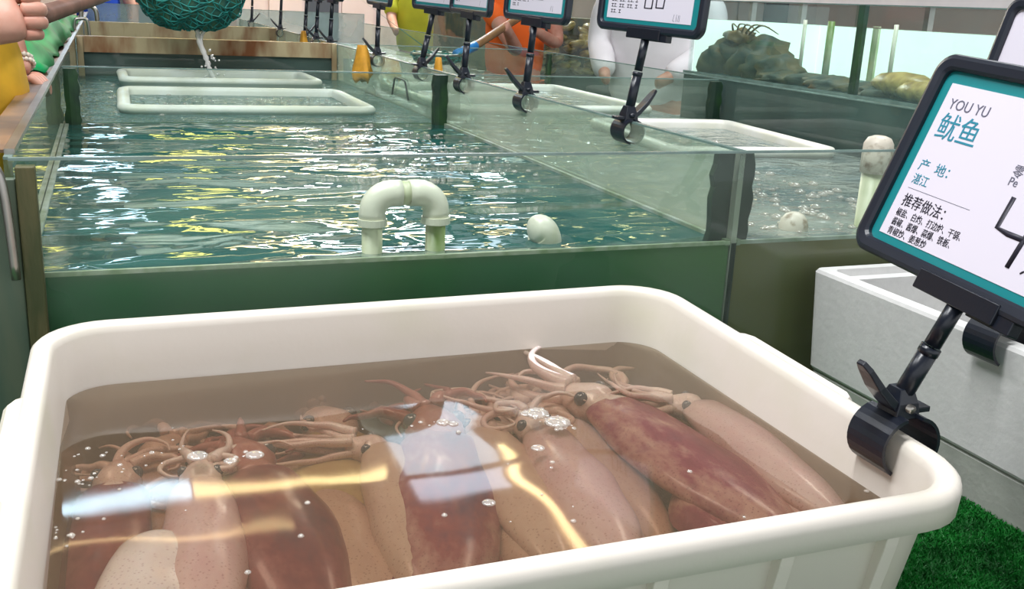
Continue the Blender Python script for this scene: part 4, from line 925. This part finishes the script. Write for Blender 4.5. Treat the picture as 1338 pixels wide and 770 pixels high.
# background people
fw_ = pi * .75
person((2.42, 8.3, 0), 2.6, 'lime_cloth', 'grey_cloth', 'person in a bright lime yellow shirt behind the tank, left of the fourth card', (((.22, .10, 1.18), (.12, .32, 1.10)), ((-.24, .08, 1.15), (-.20, .25, .98))), bulk=1.25)
po = (2.30, 5.85, 0); fo_ = 2.55
person(po, fo_, 'orange_cloth', 'orange_cloth', 'person in an orange shirt holding a blue-ferruled net pole behind the tank', ((to_local((2.20, 5.55, 1.08), po, fo_), to_local((2.06, 5.35, 1.20), po, fo_)), (to_local((2.52, 5.70, 1.12), po, fo_), to_local((2.30, 5.52, 1.20), po, fo_))), bulk=1.1, sleeve=.6)
person((2.38, 4.25, 0), 2.3, 'white_cloth', 'white_cloth', 'person in a loose white shirt between the orange shirt and the display tank', (((.27, .02, 1.16), (.16, .22, 1.06)), ((-.27, .02, 1.16), (-.14, .22, 1.06))), bulk=1.35, long=True)
person((1.15, 12.5, 0), 3.1, 'navy_cloth', 'grey_cloth', 'distant person in a navy top behind the far end of the tank', arms_down(), bulk=.9, sleeve=.4)
person((.55, 12.2, 0), 3.0, 'grey_cloth', 'navy_cloth', 'distant person in dark grey clothes at the far end of the tank', arms_down(), bulk=.9)
person((-.75, 5.4, 0), -1.8, 'red_cloth', 'navy_cloth', 'person in a dark red shirt beyond the yellow shirt at the left rail', (((.24, .10, 1.15), (.10, .35, 1.12)), ((-.24, .08, 1.15), (-.16, .34, 1.12))), bulk=1.5)
person((-.05, 8.9, 0), 3.3, 'blue_cloth', 'grey_cloth', 'person in a blue top at the far left end of the tank', (((.22, .10, 1.18), (.14, .28, 1.25)), ((-.24, .08, 1.15), (-.20, .2, 1.0))), bulk=1.0, sleeve=.7)

# ================================================================ NETS
def fish_net(name, C, Rr, depth, pole, pr_, polem, lab, ferr=None, seg=40, rows=14, off=0):
    C = Vector(C); t = empty(name, C); Lp = lambda p: Vector(p) - C
    bm = bmesh.new(); tube(bm, [Lp(C + Vector((Rr * cos(a), Rr * sin(a), 0))) for a in [2 * pi * k / 32 for k in range(33)]], .006, 8, cap=False); obj('hoop', bm, 'steel', t, smooth=True)
    tube_obj('pole', [Lp(p) for p in pole], pr_, polem, t, seg=12, spline=False)
    if ferr: tube_obj('ferrule', [Lp(p) for p in ferr[0]], ferr[1], 'blue', t, seg=12, spline=False)
    def bag(scale, nm, m, wire):
        bm = bmesh.new(); L = []
        for i in range(rows):
            s = i / (rows - 1) * .93; rad = Rr * (cos(s * pi / 2) ** .62) * scale; z = -depth * sin(s * pi / 2) ** 1.1
            L.append([(max(.004, rad) * cos(2 * pi * (k + (i % 2) * .5) / seg) * (1 + .05 * sin(5 * k + i)), max(.004, rad) * sin(2 * pi * (k + (i % 2) * .5) / seg), z + .012 * sin(k * 1.3 + i)) for k in range(seg)])
        loft(bm, L, cap0=False, cap1=not wire)
        o = obj(nm, bm, m, t, smooth=not wire)
        if wire: wm = o.modifiers.new('wire', 'WIREFRAME'); wm.thickness = .0045; wm.use_boundary = True
        return o
    bag(1.0, 'netting', 'net', True); n2 = bag(.965, 'inner_netting', 'net_dark', False)
    tag(t, lab, 'net'); return t
fish_net('landing_net', (.312, 4.22, 1.352), .205, .155, ((-.105, 1.885, 1.292), (.135, 4.12, 1.356)), .0165, 'wood_dark', 'dripping teal hand net on a dark wooden pole held over the left cell')
fish_net('landing_net', (1.55, 5.0, 1.085), .13, .04, ((1.66, 5.02, 1.085), (1.79, 5.10, 1.128), (2.16, 5.45, 1.27)), .021, 'wood', 'teal hand net lying over the right row of cells, with a blue ferrule', ferr=(((1.655, 5.015, 1.083), (1.785, 5.095, 1.126)), .025))
# falling water
bm = bmesh.new(); rq = random.Random(2)
path = cr_spline([(.325, 4.16, 1.195), (.330, 4.15, 1.15), (.352, 4.14, 1.09), (.365, 4.13, 1.04), (.385, 4.12, 1.0)], 5)
tube(bm, path, [.006 + .006 * abs(sin(k * 1.7)) for k in range(len(path))], 8)
path = cr_spline([(.352, 4.16, 1.195), (.338, 4.15, 1.17), (.336, 4.15, 1.14)], 4); tube(bm, path, [.005 + .003 * abs(sin(k * 2)) for k in range(len(path))], 8)
for _ in range(26):
    bmesh.ops.create_icosphere(bm, subdivisions=1, radius=rq.uniform(.003, .007), matrix=Matrix.Translation((.37 + rq.gauss(0, .018), 4.13, TW + .02 + abs(rq.gauss(0, .05)))))
o = obj('water_stream', bm, 'splash', smooth=True); tag(o, 'stream of water dripping from the hand net onto the far tray', 'water', kind='stuff')

# green plastic sheet draped over the rail
bm = bmesh.new(); nx, ny = 12, 40; G = []
for j in range(ny + 1):
    s = j / ny; y = 2.50 + 3.8 * s ** 1.2; row = []
    bul = .065 * sin(s * pi) ** .5 * (1 + .4 * sin(s * 19)); out = .19 * (1 - s * .4)
    for i in range(nx + 1):
        u = i / nx; x = X0 - .012 - out * u + .006 * sin(s * 60 + u * 5); z = GT + .014 + bul * sin(min(1, u * 1.6) * pi) * 1.0 - .34 * max(0, u - .45) ** 1.1 + .008 * sin(s * 45 + u * 9)
        row.append(bm.verts.new((x, y, z)))
    G.append(row)
for j in range(ny):
    for i in range(nx): bm.faces.new((G[j][i], G[j][i + 1], G[j + 1][i + 1], G[j + 1][i]))
o = obj('green_sheet', bm, 'green_sheet', smooth=True); sm = o.modifiers.new('solid', 'SOLIDIFY'); sm.thickness = .003
tag(o, 'crumpled bright green plastic sheet draped along the left rail', 'sheet')
